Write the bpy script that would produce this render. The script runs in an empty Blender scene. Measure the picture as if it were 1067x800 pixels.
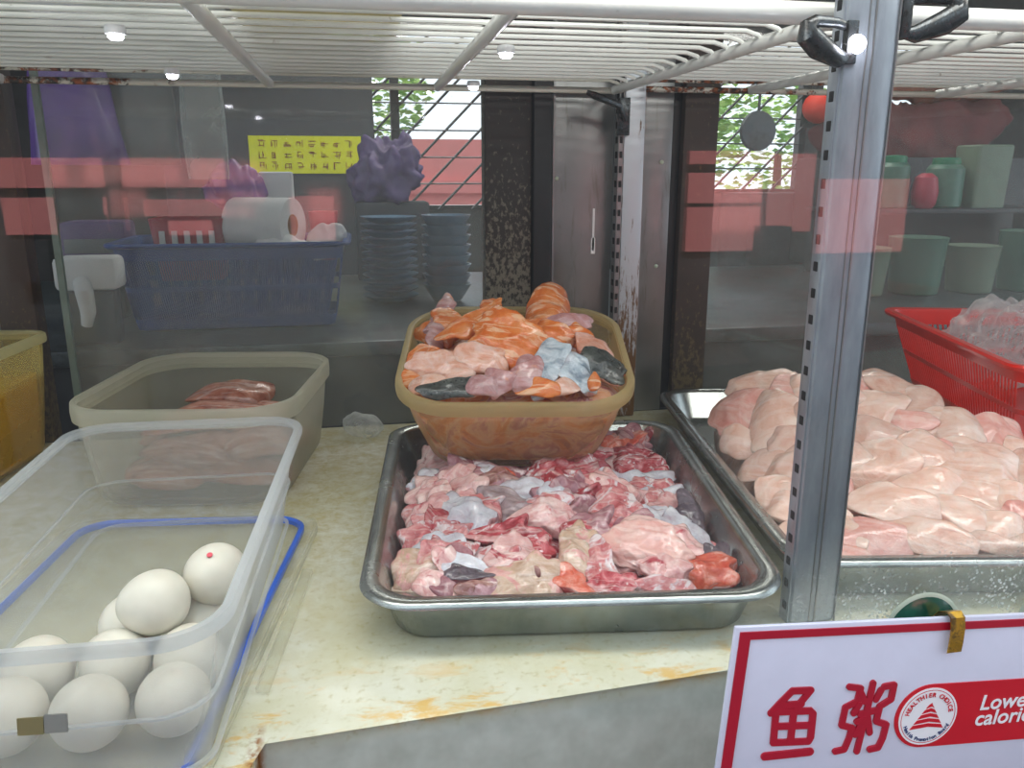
import bpy, bmesh, math, random
from mathutils import Vector, Matrix, Quaternion, noise
import numpy as np
R = math.radians
S = bpy.context.scene
COL = S.collection

# ------------------------------------------------------------------ linking and tagging
def link(name, me, mat=None, parent=None, smooth=True, angle=None):
    o = bpy.data.objects.new(name, me); COL.objects.link(o)
    if mat is not None:
        me.materials.clear(); me.materials.append(mat)
    if smooth:
        for p in me.polygons: p.use_smooth = True
        if angle: me.set_sharp_from_angle(angle=R(angle))
    if parent is not None: o.parent = parent
    return o
def tag(o, label=None, cat=None, group=None, kind=None):
    if label: o['label'] = label
    if cat: o['category'] = cat
    if group: o['group'] = group
    if kind: o['kind'] = kind
    return o
def thing(name, loc, rotz=0, label=None, cat=None, group=None):
    o = bpy.data.objects.new(name, None); COL.objects.link(o)
    o.empty_display_size = .02
    o.location = loc; o.rotation_euler = (0, 0, rotz)
    return tag(o, label, cat, group)

class MB:
    """collects shapes into one mesh"""
    def __init__(s): s.bm = bmesh.new()
    def box(s, x0, x1, y0, y1, z0, z1, bev=0, M=None):
        r = bmesh.ops.create_cube(s.bm, size=1); vs = r['verts']
        for v in vs:
            v.co = Vector(((x0+x1)/2+v.co.x*(x1-x0), (y0+y1)/2+v.co.y*(y1-y0), (z0+z1)/2+v.co.z*(z1-z0)))
        if bev:
            es = list({e for v in vs for e in v.link_edges})
            r2 = bmesh.ops.bevel(s.bm, geom=es, offset=bev, segments=2, affect='EDGES', profile=.5)
            vs = list({v for f in r2['faces'] for v in f.verts} | {v for v in vs if v.is_valid})
        if M is not None:
            for v in vs: v.co = M @ v.co
        return s
    def tube(s, pts, r, n=10, cap=True):
        pts = [Vector(p) for p in pts]; rings = []
        rr = r if isinstance(r, (list, tuple)) else [r]*len(pts)
        up = None
        for i, p in enumerate(pts):
            t = (pts[min(i+1, len(pts)-1)]-pts[max(i-1, 0)]).normalized()
            if up is None:
                a = Vector((0, 0, 1)) if abs(t.z) < .9 else Vector((1, 0, 0))
                up = (a-t*a.dot(t)).normalized()
            else: up = (up-t*up.dot(t)).normalized()
            b = t.cross(up)
            rings.append([s.bm.verts.new(p+(up*math.cos(2*math.pi*k/n)+b*math.sin(2*math.pi*k/n))*rr[i]) for k in range(n)])
        for a, b in zip(rings, rings[1:]):
            for k in range(n): s.bm.faces.new((a[k], b[k], b[(k+1) % n], a[(k+1) % n]))
        if cap: s.bm.faces.new(rings[0]); s.bm.faces.new(rings[-1][::-1])
        return s
    def lathe(s, prof, n=32, M=None, close=True):
        rings = []
        for r, z in prof:
            ring = [s.bm.verts.new((r*math.cos(2*math.pi*k/n), r*math.sin(2*math.pi*k/n), z)) for k in range(n)]
            rings.append(ring)
        for a, b in zip(rings, rings[1:]):
            for k in range(n): s.bm.faces.new((a[k], a[(k+1) % n], b[(k+1) % n], b[k]))
        if close: s.bm.faces.new(rings[0][::-1]); s.bm.faces.new(rings[-1])
        if M is not None:
            for ring in rings:
                for v in ring: v.co = M @ v.co
        return s
    def loft(s, secs, n=8, taper=0, capa=True, capb=True, wob=0):
        """stack of rounded rectangles (hx, hy, r, z); first and last capped"""
        rings = []
        for sec in secs:
            hx, hy, r, z = sec[:4]; cx, cy = sec[4:6] if len(sec) > 4 else (0, 0)
            ring = []
            for q, (sx, sy) in enumerate(((1, 1), (-1, 1), (-1, -1), (1, -1))):
                for k in range(n+1):
                    a = q*math.pi/2+k/n*math.pi/2
                    x = sx*(hx-r)+r*math.cos(a); y = sy*(hy-r)+r*math.sin(a)
                    x *= 1+taper*y/max(hy, 1e-6)
                    ring.append(s.bm.verts.new((cx+x, cy+y, z)))
            rings.append(ring)
        m = len(rings[0])
        for a, b in zip(rings, rings[1:]):
            for k in range(m): s.bm.faces.new((a[k], a[(k+1) % m], b[(k+1) % m], b[k]))
        if capa: s.bm.faces.new(rings[0][::-1])
        if capb: s.bm.faces.new(rings[-1])
        return s
    def prism(s, pts, d, M=None):
        """2D outline (x, z) extruded along +Y by d"""
        a = [s.bm.verts.new((x, 0, z)) for x, z in pts]; b = [s.bm.verts.new((x, d, z)) for x, z in pts]
        n = len(pts)
        for k in range(n): s.bm.faces.new((a[k], a[(k+1) % n], b[(k+1) % n], b[k]))
        s.bm.faces.new(a[::-1]); s.bm.faces.new(b)
        if M is not None:
            for v in a+b: v.co = M @ v.co
        return s
    def done(s, name, mat, parent=None, smooth=True, angle=35):
        bmesh.ops.recalc_face_normals(s.bm, faces=s.bm.faces)
        me = bpy.data.meshes.new(name); s.bm.to_mesh(me); s.bm.free()
        return link(name, me, mat, parent, smooth, angle)

# ------------------------------------------------------------------ materials
class NT:
    def __init__(s, name):
        s.m = bpy.data.materials.new(name); s.m.use_nodes = True
        s.t = s.m.node_tree; s.N = s.t.nodes; s.N.clear()
        s.out = s.N.new('ShaderNodeOutputMaterial')
    def n(s, typ, **kw):
        nd = s.N.new('ShaderNode'+typ)
        for k, v in kw.items(): setattr(nd, k, v)
        return nd
    def l(s, a, b): s.t.links.new(a, b)
    def coord(s, kind='Object', scale=(1, 1, 1), rand=False, loc=(0, 0, 0), rot=(0, 0, 0)):
        tc = s.n('TexCoord'); mp = s.n('Mapping'); s.l(tc.outputs[kind], mp.inputs['Vector'])
        mp.inputs['Scale'].default_value = scale; mp.inputs['Location'].default_value = loc; mp.inputs['Rotation'].default_value = rot
        if rand:
            oi = s.n('ObjectInfo'); mu = s.n('Math', operation='MULTIPLY'); s.l(oi.outputs['Random'], mu.inputs[0]); mu.inputs[1].default_value = 37.3
            ad = s.n('VectorMath', operation='ADD'); s.l(mp.outputs[0], ad.inputs[0]); s.l(mu.outputs[0], ad.inputs[1]); return ad.outputs[0]
        return mp.outputs[0]
    def noise(s, vec, scale, detail=4, rough=.55, dist=0):
        nd = s.n('TexNoise'); s.l(vec, nd.inputs['Vector'])
        nd.inputs['Scale'].default_value = scale; nd.inputs['Detail'].default_value = detail
        nd.inputs['Roughness'].default_value = rough; nd.inputs['Distortion'].default_value = dist
        return nd.outputs['Fac']
    def ramp(s, fac, stops, interp='LINEAR'):
        r = s.n('ValToRGB'); s.l(fac, r.inputs[0]); e = r.color_ramp.elements; r.color_ramp.interpolation = interp
        while len(e) > 1: e.remove(e[0])
        e[0].position = stops[0][0]; e[0].color = c4(stops[0][1])
        for p, c in stops[1:]:
            x = e.new(p); x.color = c4(c)
        return r.outputs[0]
    def mix(s, fac, a, b, mode='MIX'):
        m = s.n('MixRGB', blend_type=mode)
        for i, v in ((0, fac), (1, a), (2, b)):
            if hasattr(v, 'links'): s.l(v, m.inputs[i])
            elif i == 0: m.inputs[0].default_value = v
            else: m.inputs[i].default_value = c4(v)
        return m.outputs[0]
    def math(s, op, a, b=0.0, clamp=False):
        m = s.n('Math', operation=op, use_clamp=clamp)
        for i, v in ((0, a), (1, b)):
            if hasattr(v, 'links'): s.l(v, m.inputs[i])
            else: m.inputs[i].default_value = v
        return m.outputs[0]
    def bump(s, h, strength=.3, dist=.002):
        b = s.n('Bump'); s.l(h, b.inputs['Height']); b.inputs['Strength'].default_value = strength; b.inputs['Distance'].default_value = dist
        return b.outputs[0]
    def bsdf(s, color, rough=.5, metal=0, normal=None, coat=0, sss=0, spec=.5, trans=0, emis=None, estr=0, sssr=(.008, .004, .003)):
        p = s.n('BsdfPrincipled')
        for nm, v in (('Base Color', color), ('Roughness', rough), ('Metallic', metal)):
            if hasattr(v, 'links'): s.l(v, p.inputs[nm])
            elif nm == 'Base Color': p.inputs[nm].default_value = c4(v)
            else: p.inputs[nm].default_value = v
        if normal is not None: s.l(normal, p.inputs['Normal'])
        p.inputs['Coat Weight'].default_value = coat; p.inputs['Coat Roughness'].default_value = .08
        p.inputs['Specular IOR Level'].default_value = spec
        if sss:
            p.inputs['Subsurface Weight'].default_value = sss; p.inputs['Subsurface Radius'].default_value = (1, .5, .38); p.inputs['Subsurface Scale'].default_value = sssr[0]
        if trans: p.inputs['Transmission Weight'].default_value = trans
        if emis: p.inputs['Emission Color'].default_value = c4(emis); p.inputs['Emission Strength'].default_value = estr
        return p
    def end(s, sh):
        s.l(sh.outputs[0] if hasattr(sh, 'outputs') else sh, s.out.inputs[0]); return s.m
def c4(c):
    if isinstance(c, str):
        c = c.lstrip('#'); v = [int(c[i:i+2], 16)/255 for i in (0, 2, 4)]
        return tuple((x/12.92 if x <= .04045 else ((x+.055)/1.055)**2.4) for x in v)+(1,)
    return tuple(c)+((1,) if len(c) == 3 else ())
def plain(name, col, rough=.5, metal=0, coat=0, var=.12, scale=30, bump=0, spec=.5, emis=None, estr=0):
    t = NT(name); v = t.coord(); f = t.noise(v, scale, 5, .6)
    c = c4(col); dk = tuple(x*(1-var) for x in c[:3]); lt = tuple(min(1, x*(1+var)) for x in c[:3])
    cc = t.ramp(f, [(.3, dk), (.7, lt)])
    nb = t.bump(f, bump, .001) if bump else None
    return t.end(t.bsdf(cc, rough, metal, nb, coat, spec=spec, emis=emis, estr=estr))
def frosted(name, col, alpha, rough=.35, edge=.35, noisy=.25, scale=18, tl=.5):
    """milky translucent plastic: part of the light goes straight through, the rest scatters"""
    t = NT(name); v = t.coord(); f = t.noise(v, scale, 4, .6)
    cc = t.mix(f, col, tuple(x*.86 for x in c4(col)[:3]))
    p = t.bsdf(cc, rough, spec=.5)
    tr = t.n('BsdfTranslucent'); t.l(cc, tr.inputs[0])
    m1 = t.n('MixShader'); m1.inputs[0].default_value = tl; t.l(p.outputs[0], m1.inputs[1]); t.l(tr.outputs[0], m1.inputs[2])
    lw = t.n('LayerWeight'); lw.inputs[0].default_value = .5
    pw = t.math('POWER', lw.outputs['Facing'], 2.5)
    a = t.math('MULTIPLY', pw, edge); a = t.math('ADD', a, alpha)
    g = t.math('MULTIPLY', t.math('SUBTRACT', f, .5), noisy); a = t.math('ADD', a, g, clamp=True)
    tp = t.n('BsdfTransparent'); m2 = t.n('MixShader'); t.l(a, m2.inputs[0]); t.l(tp.outputs[0], m2.inputs[1]); t.l(m1.outputs[0], m2.inputs[2])
    return t.end(m2)
def schlick(t, f0=.045):
    lw = t.n('LayerWeight'); lw.inputs[0].default_value = .5
    p5 = t.math('POWER', lw.outputs['Facing'], 5.0)
    return t.math('ADD', t.math('MULTIPLY', p5, 1-f0), f0)

def clean_glass():
    t = NT('front_glass'); v = t.coord()
    tp = t.n('BsdfTransparent'); tp.inputs[0].default_value = (.985, .995, .99, 1)
    gl = t.n('BsdfGlossy'); gl.inputs['Roughness'].default_value = 0.0
    m = t.n('MixShader'); t.l(schlick(t, .03), m.inputs[0]); t.l(tp.outputs[0], m.inputs[1]); t.l(gl.outputs[0], m.inputs[2])
    # condensation droplets and smears low on the pane, towards the right
    sx = t.n('SeparateXYZ'); t.l(v, sx.inputs[0])
    mx = t.n('MapRange'); t.l(sx.outputs[0], mx.inputs[0]); mx.inputs[1].default_value = .20; mx.inputs[2].default_value = .30
    mz = t.n('MapRange'); t.l(sx.outputs[2], mz.inputs[0]); mz.inputs[1].default_value = .150; mz.inputs[2].default_value = .105
    reg = t.math('MULTIPLY', mx.outputs[0], mz.outputs[0])
    vo = t.n('TexVoronoi'); t.l(v, vo.inputs['Vector']); vo.inputs['Scale'].default_value = 330
    dr = t.ramp(vo.outputs['Distance'], [(.22, (1, 1, 1)), (.34, (0, 0, 0))])
    n1 = t.noise(v, 60, 5, .7, 1.0); sm = t.ramp(n1, [(.42, (0, 0, 0)), (.62, (1, 1, 1))])
    both = t.math('MULTIPLY', t.math('MULTIPLY', dr, sm), .85)
    veil = t.math('MULTIPLY', t.noise(v, 25, 3), .28)
    fac = t.math('MULTIPLY', t.math('ADD', both, veil), reg)
    d = t.bsdf('#dfe6dc', .25); m2 = t.n('MixShader'); t.l(fac, m2.inputs[0]); t.l(m.outputs[0], m2.inputs[1]); t.l(d.outputs[0], m2.inputs[2])
    return t.end(m2)
def hazy_glass():
    t = NT('greasy_glass'); v = t.coord()
    tp = t.n('BsdfTransparent')
    gl = t.n('BsdfGlossy'); gl.inputs['Roughness'].default_value = .05
    m = t.n('MixShader'); t.l(schlick(t, .04), m.inputs[0]); t.l(tp.outputs[0], m.inputs[1]); t.l(gl.outputs[0], m.inputs[2])
    v2 = t.coord(scale=(60, 60, 6)); st = t.noise(v2, 1, 5, .6); n1 = t.noise(v, 7, 5, .65, .6); sp = t.noise(v, 420, 2, .5)
    a = t.math('ADD', t.math('MULTIPLY', st, .05), t.math('MULTIPLY', n1, .20))
    dots = t.ramp(sp, [(.70, (0, 0, 0)), (.76, (.22, .22, .22))])
    fac = t.math('ADD', a, dots, clamp=True)
    d = t.bsdf('#a9aca4', .6); m2 = t.n('MixShader'); t.l(fac, m2.inputs[0]); t.l(m.outputs[0], m2.inputs[1]); t.l(d.outputs[0], m2.inputs[2])
    return t.end(m2)

def flesh(name, stops, scale=42, streak=.35, streak_col='#f4e2dc', rough=.26, sss=.25, coat=.55, skin=None, skin_cov=.0, specks=None, sdir=(14, 120, 60), alt=None, alt_cov=.5):
    """wet raw fish: mottled ramp, pale fibres, and an optional skin on the upper side"""
    t = NT(name); v = t.coord(rand=True)
    f = t.noise(v, scale, 6, .6, 1.6); col = t.ramp(f, stops)
    f2 = t.noise(t.coord(rand=True, scale=sdir), 1, 3, .55, .8)
    fib = t.ramp(f2, [(.52, (0, 0, 0)), (.62, (1, 1, 1))])
    col = t.mix(t.math('MULTIPLY', fib, streak), col, streak_col)
    f3 = t.noise(v, scale*4, 3, .6)
    col = t.mix(t.math('MULTIPLY', t.ramp(f3, [(.58, (0, 0, 0)), (.72, (1, 1, 1))]), .35), col, stops[0][1])
    if alt:
        am = t.ramp(t.noise(v, scale*.55, 5, .65, 2.2), [(alt_cov, (0, 0, 0)), (alt_cov+.07, (1, 1, 1))])
        col = t.mix(am, col, t.ramp(t.noise(v, scale*1.8, 5, .6, .8), alt))
    rg = rough
    if skin:
        tc = t.n('TexCoord'); sp = t.n('SeparateXYZ'); t.l(tc.outputs['Normal'], sp.inputs[0])
        w = t.math('ADD', sp.outputs[2], t.math('MULTIPLY', t.math('SUBTRACT', f, .5), 2.2))
        k = t.ramp(w, [(skin_cov, (0, 0, 0)), (skin_cov+.18, (1, 1, 1))])
        sk = t.ramp(t.noise(v, scale*1.3, 5, .65, .6), skin)
        if specks:
            vo = t.n('TexVoronoi'); t.l(v, vo.inputs['Vector']); vo.inputs['Scale'].default_value = 210
            dk = t.ramp(vo.outputs['Distance'], [(.20, (1, 1, 1)), (.34, (0, 0, 0))]); sk = t.mix(t.math('MULTIPLY', dk, .75), sk, specks)
        col = t.mix(k, col, sk)
    oi = t.n('ObjectInfo'); vr = t.ramp(oi.outputs['Random'], [(0, (.80, .76, .76)), (.5, (.97, .95, .94)), (1, (1, 1, 1))]); col = t.mix(1.0, col, vr, 'MULTIPLY')
    nb = t.bump(t.math('ADD', t.math('ADD', f, t.math('MULTIPLY', f2, .6)), t.math('MULTIPLY', f3, .5)), .7, .0030)
    return t.end(t.bsdf(col, rg, 0, nb, coat, sss))

def ico(level):
    bm = bmesh.new(); bmesh.ops.create_icosphere(bm, subdivisions=level, radius=1)
    v = np.array([x.co[:] for x in bm.verts]); f = [[q.index for q in p.verts] for p in bm.faces]; bm.free(); return v, f
ICO = {k: ico(k) for k in (3, 4, 5)}
def lump(name, half, seed, cuts=4, bend=0.0, twist=0.0, amp=.10, freq=28, p=2.4, level=4, fold=0.0, fray=0.0, k=9.0):
    """irregular cut piece: superellipsoid trimmed by planes, bent, twisted and roughened"""
    rnd = random.Random(seed); V, Fc = ICO[level]
    p = float(p); r = (np.abs(V)**p).sum(1)**(-1/p)
    for _ in range(cuts):
        n = np.array([rnd.gauss(0, 1), rnd.gauss(0, 1), rnd.gauss(0, .55)]); n /= np.linalg.norm(n); d = rnd.uniform(.52, .86)
        dn = V@n; lim = np.where(dn > .05, d/np.maximum(dn, .05), 9.0)
        r = -np.log(np.exp(-k*r)+np.exp(-k*np.minimum(lim, 9)))/k
    P = V*r[:, None]*np.array(half)
    L = half[0]; out = np.empty_like(P); s3 = seed*3.71
    mn = min(half)
    for i, q in enumerate(P):
        vv = Vector(q)
        a = noise.noise(vv*freq+Vector((s3, 0, 0))); b = noise.noise(vv*freq*2.7+Vector((0, s3, 0)))
        c = 1-abs(noise.noise(vv*freq*.9+Vector((0, 0, s3))))*2
        kk = (a*amp+b*amp*.45+max(0, c)*fold*.35)
        e = math.hypot(q[0]/half[0], q[1]/half[1])
        s = 1+fray*noise.noise(Vector((q[0]*freq*1.6, q[1]*freq*1.6, s3)))*min(1, e*e)
        out[i] = (q[0]*s+V[i][0]*kk*mn*1.2, q[1]*s+V[i][1]*kk*mn*1.2, q[2]+V[i][2]*kk*mn*2.2)
    if twist:
        a = twist*out[:, 0]/L; y, z = out[:, 1].copy(), out[:, 2].copy(); out[:, 1] = y*np.cos(a)-z*np.sin(a); out[:, 2] = y*np.sin(a)+z*np.cos(a)
    if bend:
        Rr = L/bend; a = out[:, 0]/Rr; z = out[:, 2].copy(); out[:, 0] = (Rr-z)*np.sin(a); out[:, 2] = Rr-(Rr-z)*np.cos(a)
        out[:, 2] -= out[:, 2].mean()
    me = bpy.data.meshes.new(name); me.from_pydata(out.tolist(), [], Fc); me.update(); return me
def place_axes(o, loc, ex, n):
    ex = Vector(ex).normalized(); n = Vector(n).normalized(); ey = n.cross(ex).normalized(); ex = ey.cross(n)
    M = Matrix((ex, ey, n)).transposed().to_4x4(); o.rotation_mode = 'QUATERNION'; o.rotation_quaternion = M.to_quaternion(); o.location = loc
# where a point falls in the photograph, used only to write true labels ("second from the left")
CAM = Vector((0, 0, .36)); YAW, PITCH = R(10.517), R(14.511); FPX = 850
def seen(p):
    v = Vector(p)-CAM
    f = Vector((math.sin(YAW)*math.cos(PITCH), math.cos(YAW)*math.cos(PITCH), -math.sin(PITCH)))
    r = Vector((math.cos(YAW), -math.sin(YAW), 0)); u = r.cross(f)
    return 533.5+FPX*v.dot(r)/v.dot(f), 400-FPX*v.dot(u)/v.dot(f)
ORD = ['first', 'second', 'third', 'fourth', 'fifth', 'sixth', 'seventh', 'eighth', 'ninth', 'tenth', 'eleventh', 'twelfth', 'thirteenth', 'fourteenth', 'fifteenth', 'sixteenth', 'seventeenth']
def rank_labels(objs, looks, rows, where):
    """rows counted from the front; within a row pieces are counted from the left"""
    s = sorted(zip(objs, looks), key=lambda q: -seen(q[0].location)[1]); n = len(s); per = math.ceil(n/rows)
    for r in range(rows):
        row = sorted(s[r*per:(r+1)*per], key=lambda q: seen(q[0].location)[0])
        for i, (o, lk) in enumerate(row):
            rr = 'front row' if r == 0 else ('rearmost row' if r == rows-1 else ORD[r]+' row from front')
            o['label'] = '%s %s, %s, %s from left' % (lk, where, rr, ORD[i])

def keep_inside(o, centre, rot, hx, hy, zmin, taper=0):
    """shift a piece so that it lies within its container"""
    F = Matrix.Translation(centre) @ Matrix.Rotation(rot[1], 4, 'Z') @ Matrix.Rotation(rot[0], 4, 'X'); Fi = F.inverted()
    q = o.rotation_quaternion if o.rotation_mode == 'QUATERNION' else o.rotation_euler.to_quaternion()
    W = Matrix.Translation(o.location) @ q.to_matrix().to_4x4()
    A = np.array(Fi @ W); V = np.array([v.co[:] for v in o.data.vertices]); L = V@A[:3, :3].T+A[:3, 3]
    mn, mx = L.min(0), L.max(0); d = [0, 0, 0]
    for k, hh in ((0, hx), (1, hy)):
        if mx[k]-mn[k] > 2*hh: d[k] = -(mx[k]+mn[k])/2
        elif mx[k] > hh: d[k] = hh-mx[k]
        elif mn[k] < -hh: d[k] = -hh-mn[k]
    if mn[2] < zmin: d[2] = zmin-mn[2]
    o.location = o.location+F.to_3x3() @ Vector(d)

# ------------------------------------------------------------------ palette
M = {}
M['steel'] = (lambda t: t.end(t.bsdf(t.ramp(t.noise(t.coord(scale=(1, 1, 1)), 16, 5, .6), [(.3, '#8d928f'), (.7, '#c4c8c5')]), t.math('ADD', t.math('MULTIPLY', t.noise(t.coord(), 22, 4), .22), .14), .92, t.bump(t.noise(t.coord(), 60, 3), .06, .001))))(NT('tray_steel'))
def worktop_mat():
    t = NT('stained_worktop'); v = t.coord()
    base = t.ramp(t.noise(v, 9, 6, .6, .4), [(.35, '#cdcbb0'), (.6, '#dcdccd')])
    sy = t.n('SeparateXYZ'); t.l(v, sy.inputs[0])
    rear = t.n('MapRange'); t.l(sy.outputs[1], rear.inputs[0]); rear.inputs[1].default_value = .52; rear.inputs[2].default_value = .80
    st = t.ramp(t.noise(v, 48, 10, .8, .2), [(.40, (0, 0, 0)), (.62, (1, 1, 1))])
    col = t.mix(t.math('MULTIPLY', t.math('MULTIPLY', st, .9), t.math('ADD', t.math('MULTIPLY', rear.outputs[0], .9), .10)), base, '#b9aa68')
    sp = t.ramp(t.noise(v, 120, 6, .75), [(.54, (0, 0, 0)), (.66, (1, 1, 1))]); col = t.mix(t.math('MULTIPLY', sp, .5), col, '#a89a52')
    # ochre spill along the front edge
    ex = t.n('MapRange'); t.l(sy.outputs[1], ex.inputs[0]); ex.inputs[1].default_value = .575; ex.inputs[2].default_value = .500
    ez = t.n('MapRange'); t.l(sy.outputs[2], ez.inputs[0]); ez.inputs[1].default_value = -.012; ez.inputs[2].default_value = -.002
    sp2 = t.ramp(t.noise(t.coord(scale=(1, 2.2, 1), loc=(.3, 0, 0)), 17, 7, .7, .5), [(.52, (0, 0, 0)), (.62, (1, 1, 1))])
    col = t.mix(t.math('MULTIPLY', t.math('MULTIPLY', t.math('MULTIPLY', sp2, ex.outputs[0]), ez.outputs[0]), .75), col, '#d9a93e')
    dk = t.ramp(t.noise(v, 210, 2, .5), [(.76, (0, 0, 0)), (.79, (1, 1, 1))]); col = t.mix(t.math('MULTIPLY', dk, .8), col, '#7a5a24')
    fz = t.n('MapRange'); t.l(sy.outputs[2], fz.inputs[0]); fz.inputs[1].default_value = -.006; fz.inputs[2].default_value = -.016
    col = t.mix(fz.outputs[0], col, t.ramp(t.noise(v, 45, 5, .6), [(.3, '#c4c6ba'), (.7, '#dcded4')]))
    # rusty run at the corner of the ledge
    rx = t.n('Math', operation='ABSOLUTE'); t.l(t.math('ADD', sy.outputs[0], .081), rx.inputs[0])
    rm = t.n('MapRange'); t.l(rx.outputs[0], rm.inputs[0]); rm.inputs[1].default_value = .006; rm.inputs[2].default_value = .001
    ry = t.n('MapRange'); t.l(sy.outputs[1], ry.inputs[0]); ry.inputs[1].default_value = .50; ry.inputs[2].default_value = .488
    rn = t.ramp(t.noise(v, 90, 4, .7), [(.40, (0, 0, 0)), (.55, (1, 1, 1))])
    col = t.mix(t.math('MULTIPLY', t.math('MULTIPLY', rm.outputs[0], ry.outputs[0]), rn), col, '#9a5f22')
    nb = t.bump(t.noise(v, 150, 6, .7), .25, .0008)
    return t.end(t.bsdf(col, .38, 0, nb, .25))
M['worktop'] = worktop_mat()
def grime(name, base, dirt, cov=.5, scale=(20, 20, 5), rough=.45, metal=0.0, hi=.15):
    t = NT(name); v = t.coord(); f = t.noise(t.coord(scale=scale), 1, 8, .75, .5); g = t.noise(v, 12, 3)
    k = t.ramp(f, [(cov-.06, (0, 0, 0)), (cov+.08, (1, 1, 1))])
    b = c4(base); c = t.ramp(g, [(.3, tuple(x*(1-hi) for x in b[:3])), (.7, tuple(min(1, x*(1+hi)) for x in b[:3]))])
    c = t.mix(k, c, dirt); nb = t.bump(f, .3, .001)
    mt = t.math('MULTIPLY', t.math('SUBTRACT', 1.0, k), metal)
    return t.end(t.bsdf(c, rough, mt, nb))
def graded_rust(name, base, dirt, z0, z1, metal=.6, rough=.4, scale=(160, 160, 30)):
    """rust that thins out upwards, as a stain of its own"""
    t = NT(name); v = t.coord(); s = t.n('SeparateXYZ'); t.l(v, s.inputs[0])
    mr = t.n('MapRange'); t.l(s.outputs[2], mr.inputs[0]); mr.inputs[1].default_value = z1; mr.inputs[2].default_value = z0
    f = t.noise(t.coord(scale=scale), 1, 7, .7)
    k = t.ramp(t.math('ADD', f, t.math('MULTIPLY', mr.outputs[0], .22)), [(.60, (0, 0, 0)), (.68, (1, 1, 1))])
    c = t.mix(k, base, dirt)
    return t.end(t.bsdf(c, rough, t.math('MULTIPLY', t.math('SUBTRACT', 1.0, k), metal), t.bump(f, .2, .001)))
M['panel_steel'] = grime('dull_panel_steel', '#8f9090', '#6d665f', .62, (60, 60, 8), .33, .85)
M['alu'] = graded_rust('white_aluminium', '#c9cfd6', '#6b4a2a', .08, .27)
M['dark_post'] = graded_rust('dark_stained_post', '#2b2522', '#6f695c', .12, .42, 0.0, .6, (170, 170, 110))
M['black_post'] = plain('black_post', '#17181a', .5)
M['brown_post'] = graded_rust('brown_stained_post', '#3e332d', '#5d5138', -.05, .22, 0.0, .55, (170, 170, 110))
M['post_grey'] = (lambda t: t.end(t.bsdf(t.ramp(t.noise(t.coord(scale=(1, 1, .25)), 60, 5, .65), [(.3, '#858b94'), (.7, '#a4abb4')]), .34, .55, t.bump(t.noise(t.coord(), 90, 4), .08, .001))))(NT('post_grey_metal'))
M['black'] = plain('matt_black', '#08080a', .7)
M['rack_white'] = (lambda t: t.end(t.bsdf(t.mix(t.ramp(t.noise(t.coord(), 24, 7, .75, .5), [(.64, (0, 0, 0)), (.72, (1, 1, 1))]), t.ramp(t.noise(t.coord(), 9, 4), [(.3, '#d9dbd6'), (.7, '#f0f1ee')]), '#6b5438'), .32, 0, None, .3)))(NT('white_coated_wire'))
def xgate(t):
    s = t.n('SeparateXYZ'); t.l(t.coord(), s.inputs[0]); mr = t.n('MapRange'); t.l(s.outputs[0], mr.inputs[0])
    mr.inputs[1].default_value = -.02; mr.inputs[2].default_value = -.22; mr.inputs[4].default_value = .20
    return t.ramp(t.math('ADD', t.noise(t.coord(), 55, 6, .75, .6), mr.outputs[0]), [(.62, (0, 0, 0)), (.70, (1, 1, 1))])
M['rack_dirty'] = (lambda t: t.end(t.bsdf(t.mix(xgate(t), '#cfcdc2', t.ramp(t.noise(t.coord(), 130, 3), [(.4, '#2a2018'), (.62, '#9a5224')])), .5, 0, t.bump(t.noise(t.coord(), 160, 5), .6, .002))))(NT('rusty_white_wire'))
M['clip_dark'] = grime('dark_greasy_metal', '#4b4f52', '#1f1d1b', .5, (60, 60, 60), .25, .8)
M['front_glass'] = clean_glass(); M['rear_glass'] = hazy_glass()
M['pp_clear'] = frosted('clear_plastic', '#dfe1e2', .19, .3, .30, .06, tl=.5)
M['pp_rim'] = frosted('clear_plastic_rim', '#eef2f5', .34, .25, .3, .1, tl=.45)
M['pp_lid'] = frosted('milky_lid_plastic', '#e4e2c8', .16, .35, .3, .1)
M['pp_frost'] = frosted('yellowed_frosted_plastic', '#dcdac4', .20, .4, .35, .18, tl=.6)
M['pp_frost_rim'] = frosted('yellowed_plastic_rim', '#e2e1cf', .45, .35, .3, .1)
M['pp_amber'] = frosted('amber_plastic', '#e0c88c', .26, .35, .35, .12, tl=.7)
M['pp_amber_rim'] = frosted('amber_plastic_rim', '#e2d09a', .55, .3, .2, .05, tl=.5)
M['pp_yellow'] = frosted('yellowish_plastic', '#dcc878', .30, .35, .35, .1)
M['pp_yellow_rim'] = frosted('yellowish_plastic_rim', '#dcd8a8', .6, .35, .3, .1)
M['gasket'] = plain('blue_silicone', '#2f66d8', .35)
M['liquid'] = plain('yellow_sauce', '#dda008', .2, coat=.4)
M['red_plastic'] = plain('red_plastic', '#d8200c', .3, coat=.3, var=.08)
M['blue_plastic'] = plain('blue_plastic', '#1f4690', .4, coat=.2)
M['bag_clear'] = frosted('clear_crumpled_film', '#e8ecee', .30, .15, .55, .5, 60, tl=.35)
M['bag_haze'] = frosted('milky_film', '#c9d0cc', .30, .25, .5, .6, 25, tl=.5)
M['bag_olive'] = frosted('olive_stained_sheet', '#b9ae78', .55, .4, .2, .7, 12, tl=.7)
M['purple'] = plain('purple_film', '#5e3f8e', .35, coat=.3, var=.3, scale=12, bump=.5)
M['purple_dull'] = plain('dull_purple_film', '#584572', .5, var=.3, scale=20)
M['paper_white'] = plain('white_paper', '#d8dad8', .7, var=.05)
M['grey_film'] = plain('grey_film', '#62686a', .4, var=.2, scale=14)
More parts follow.
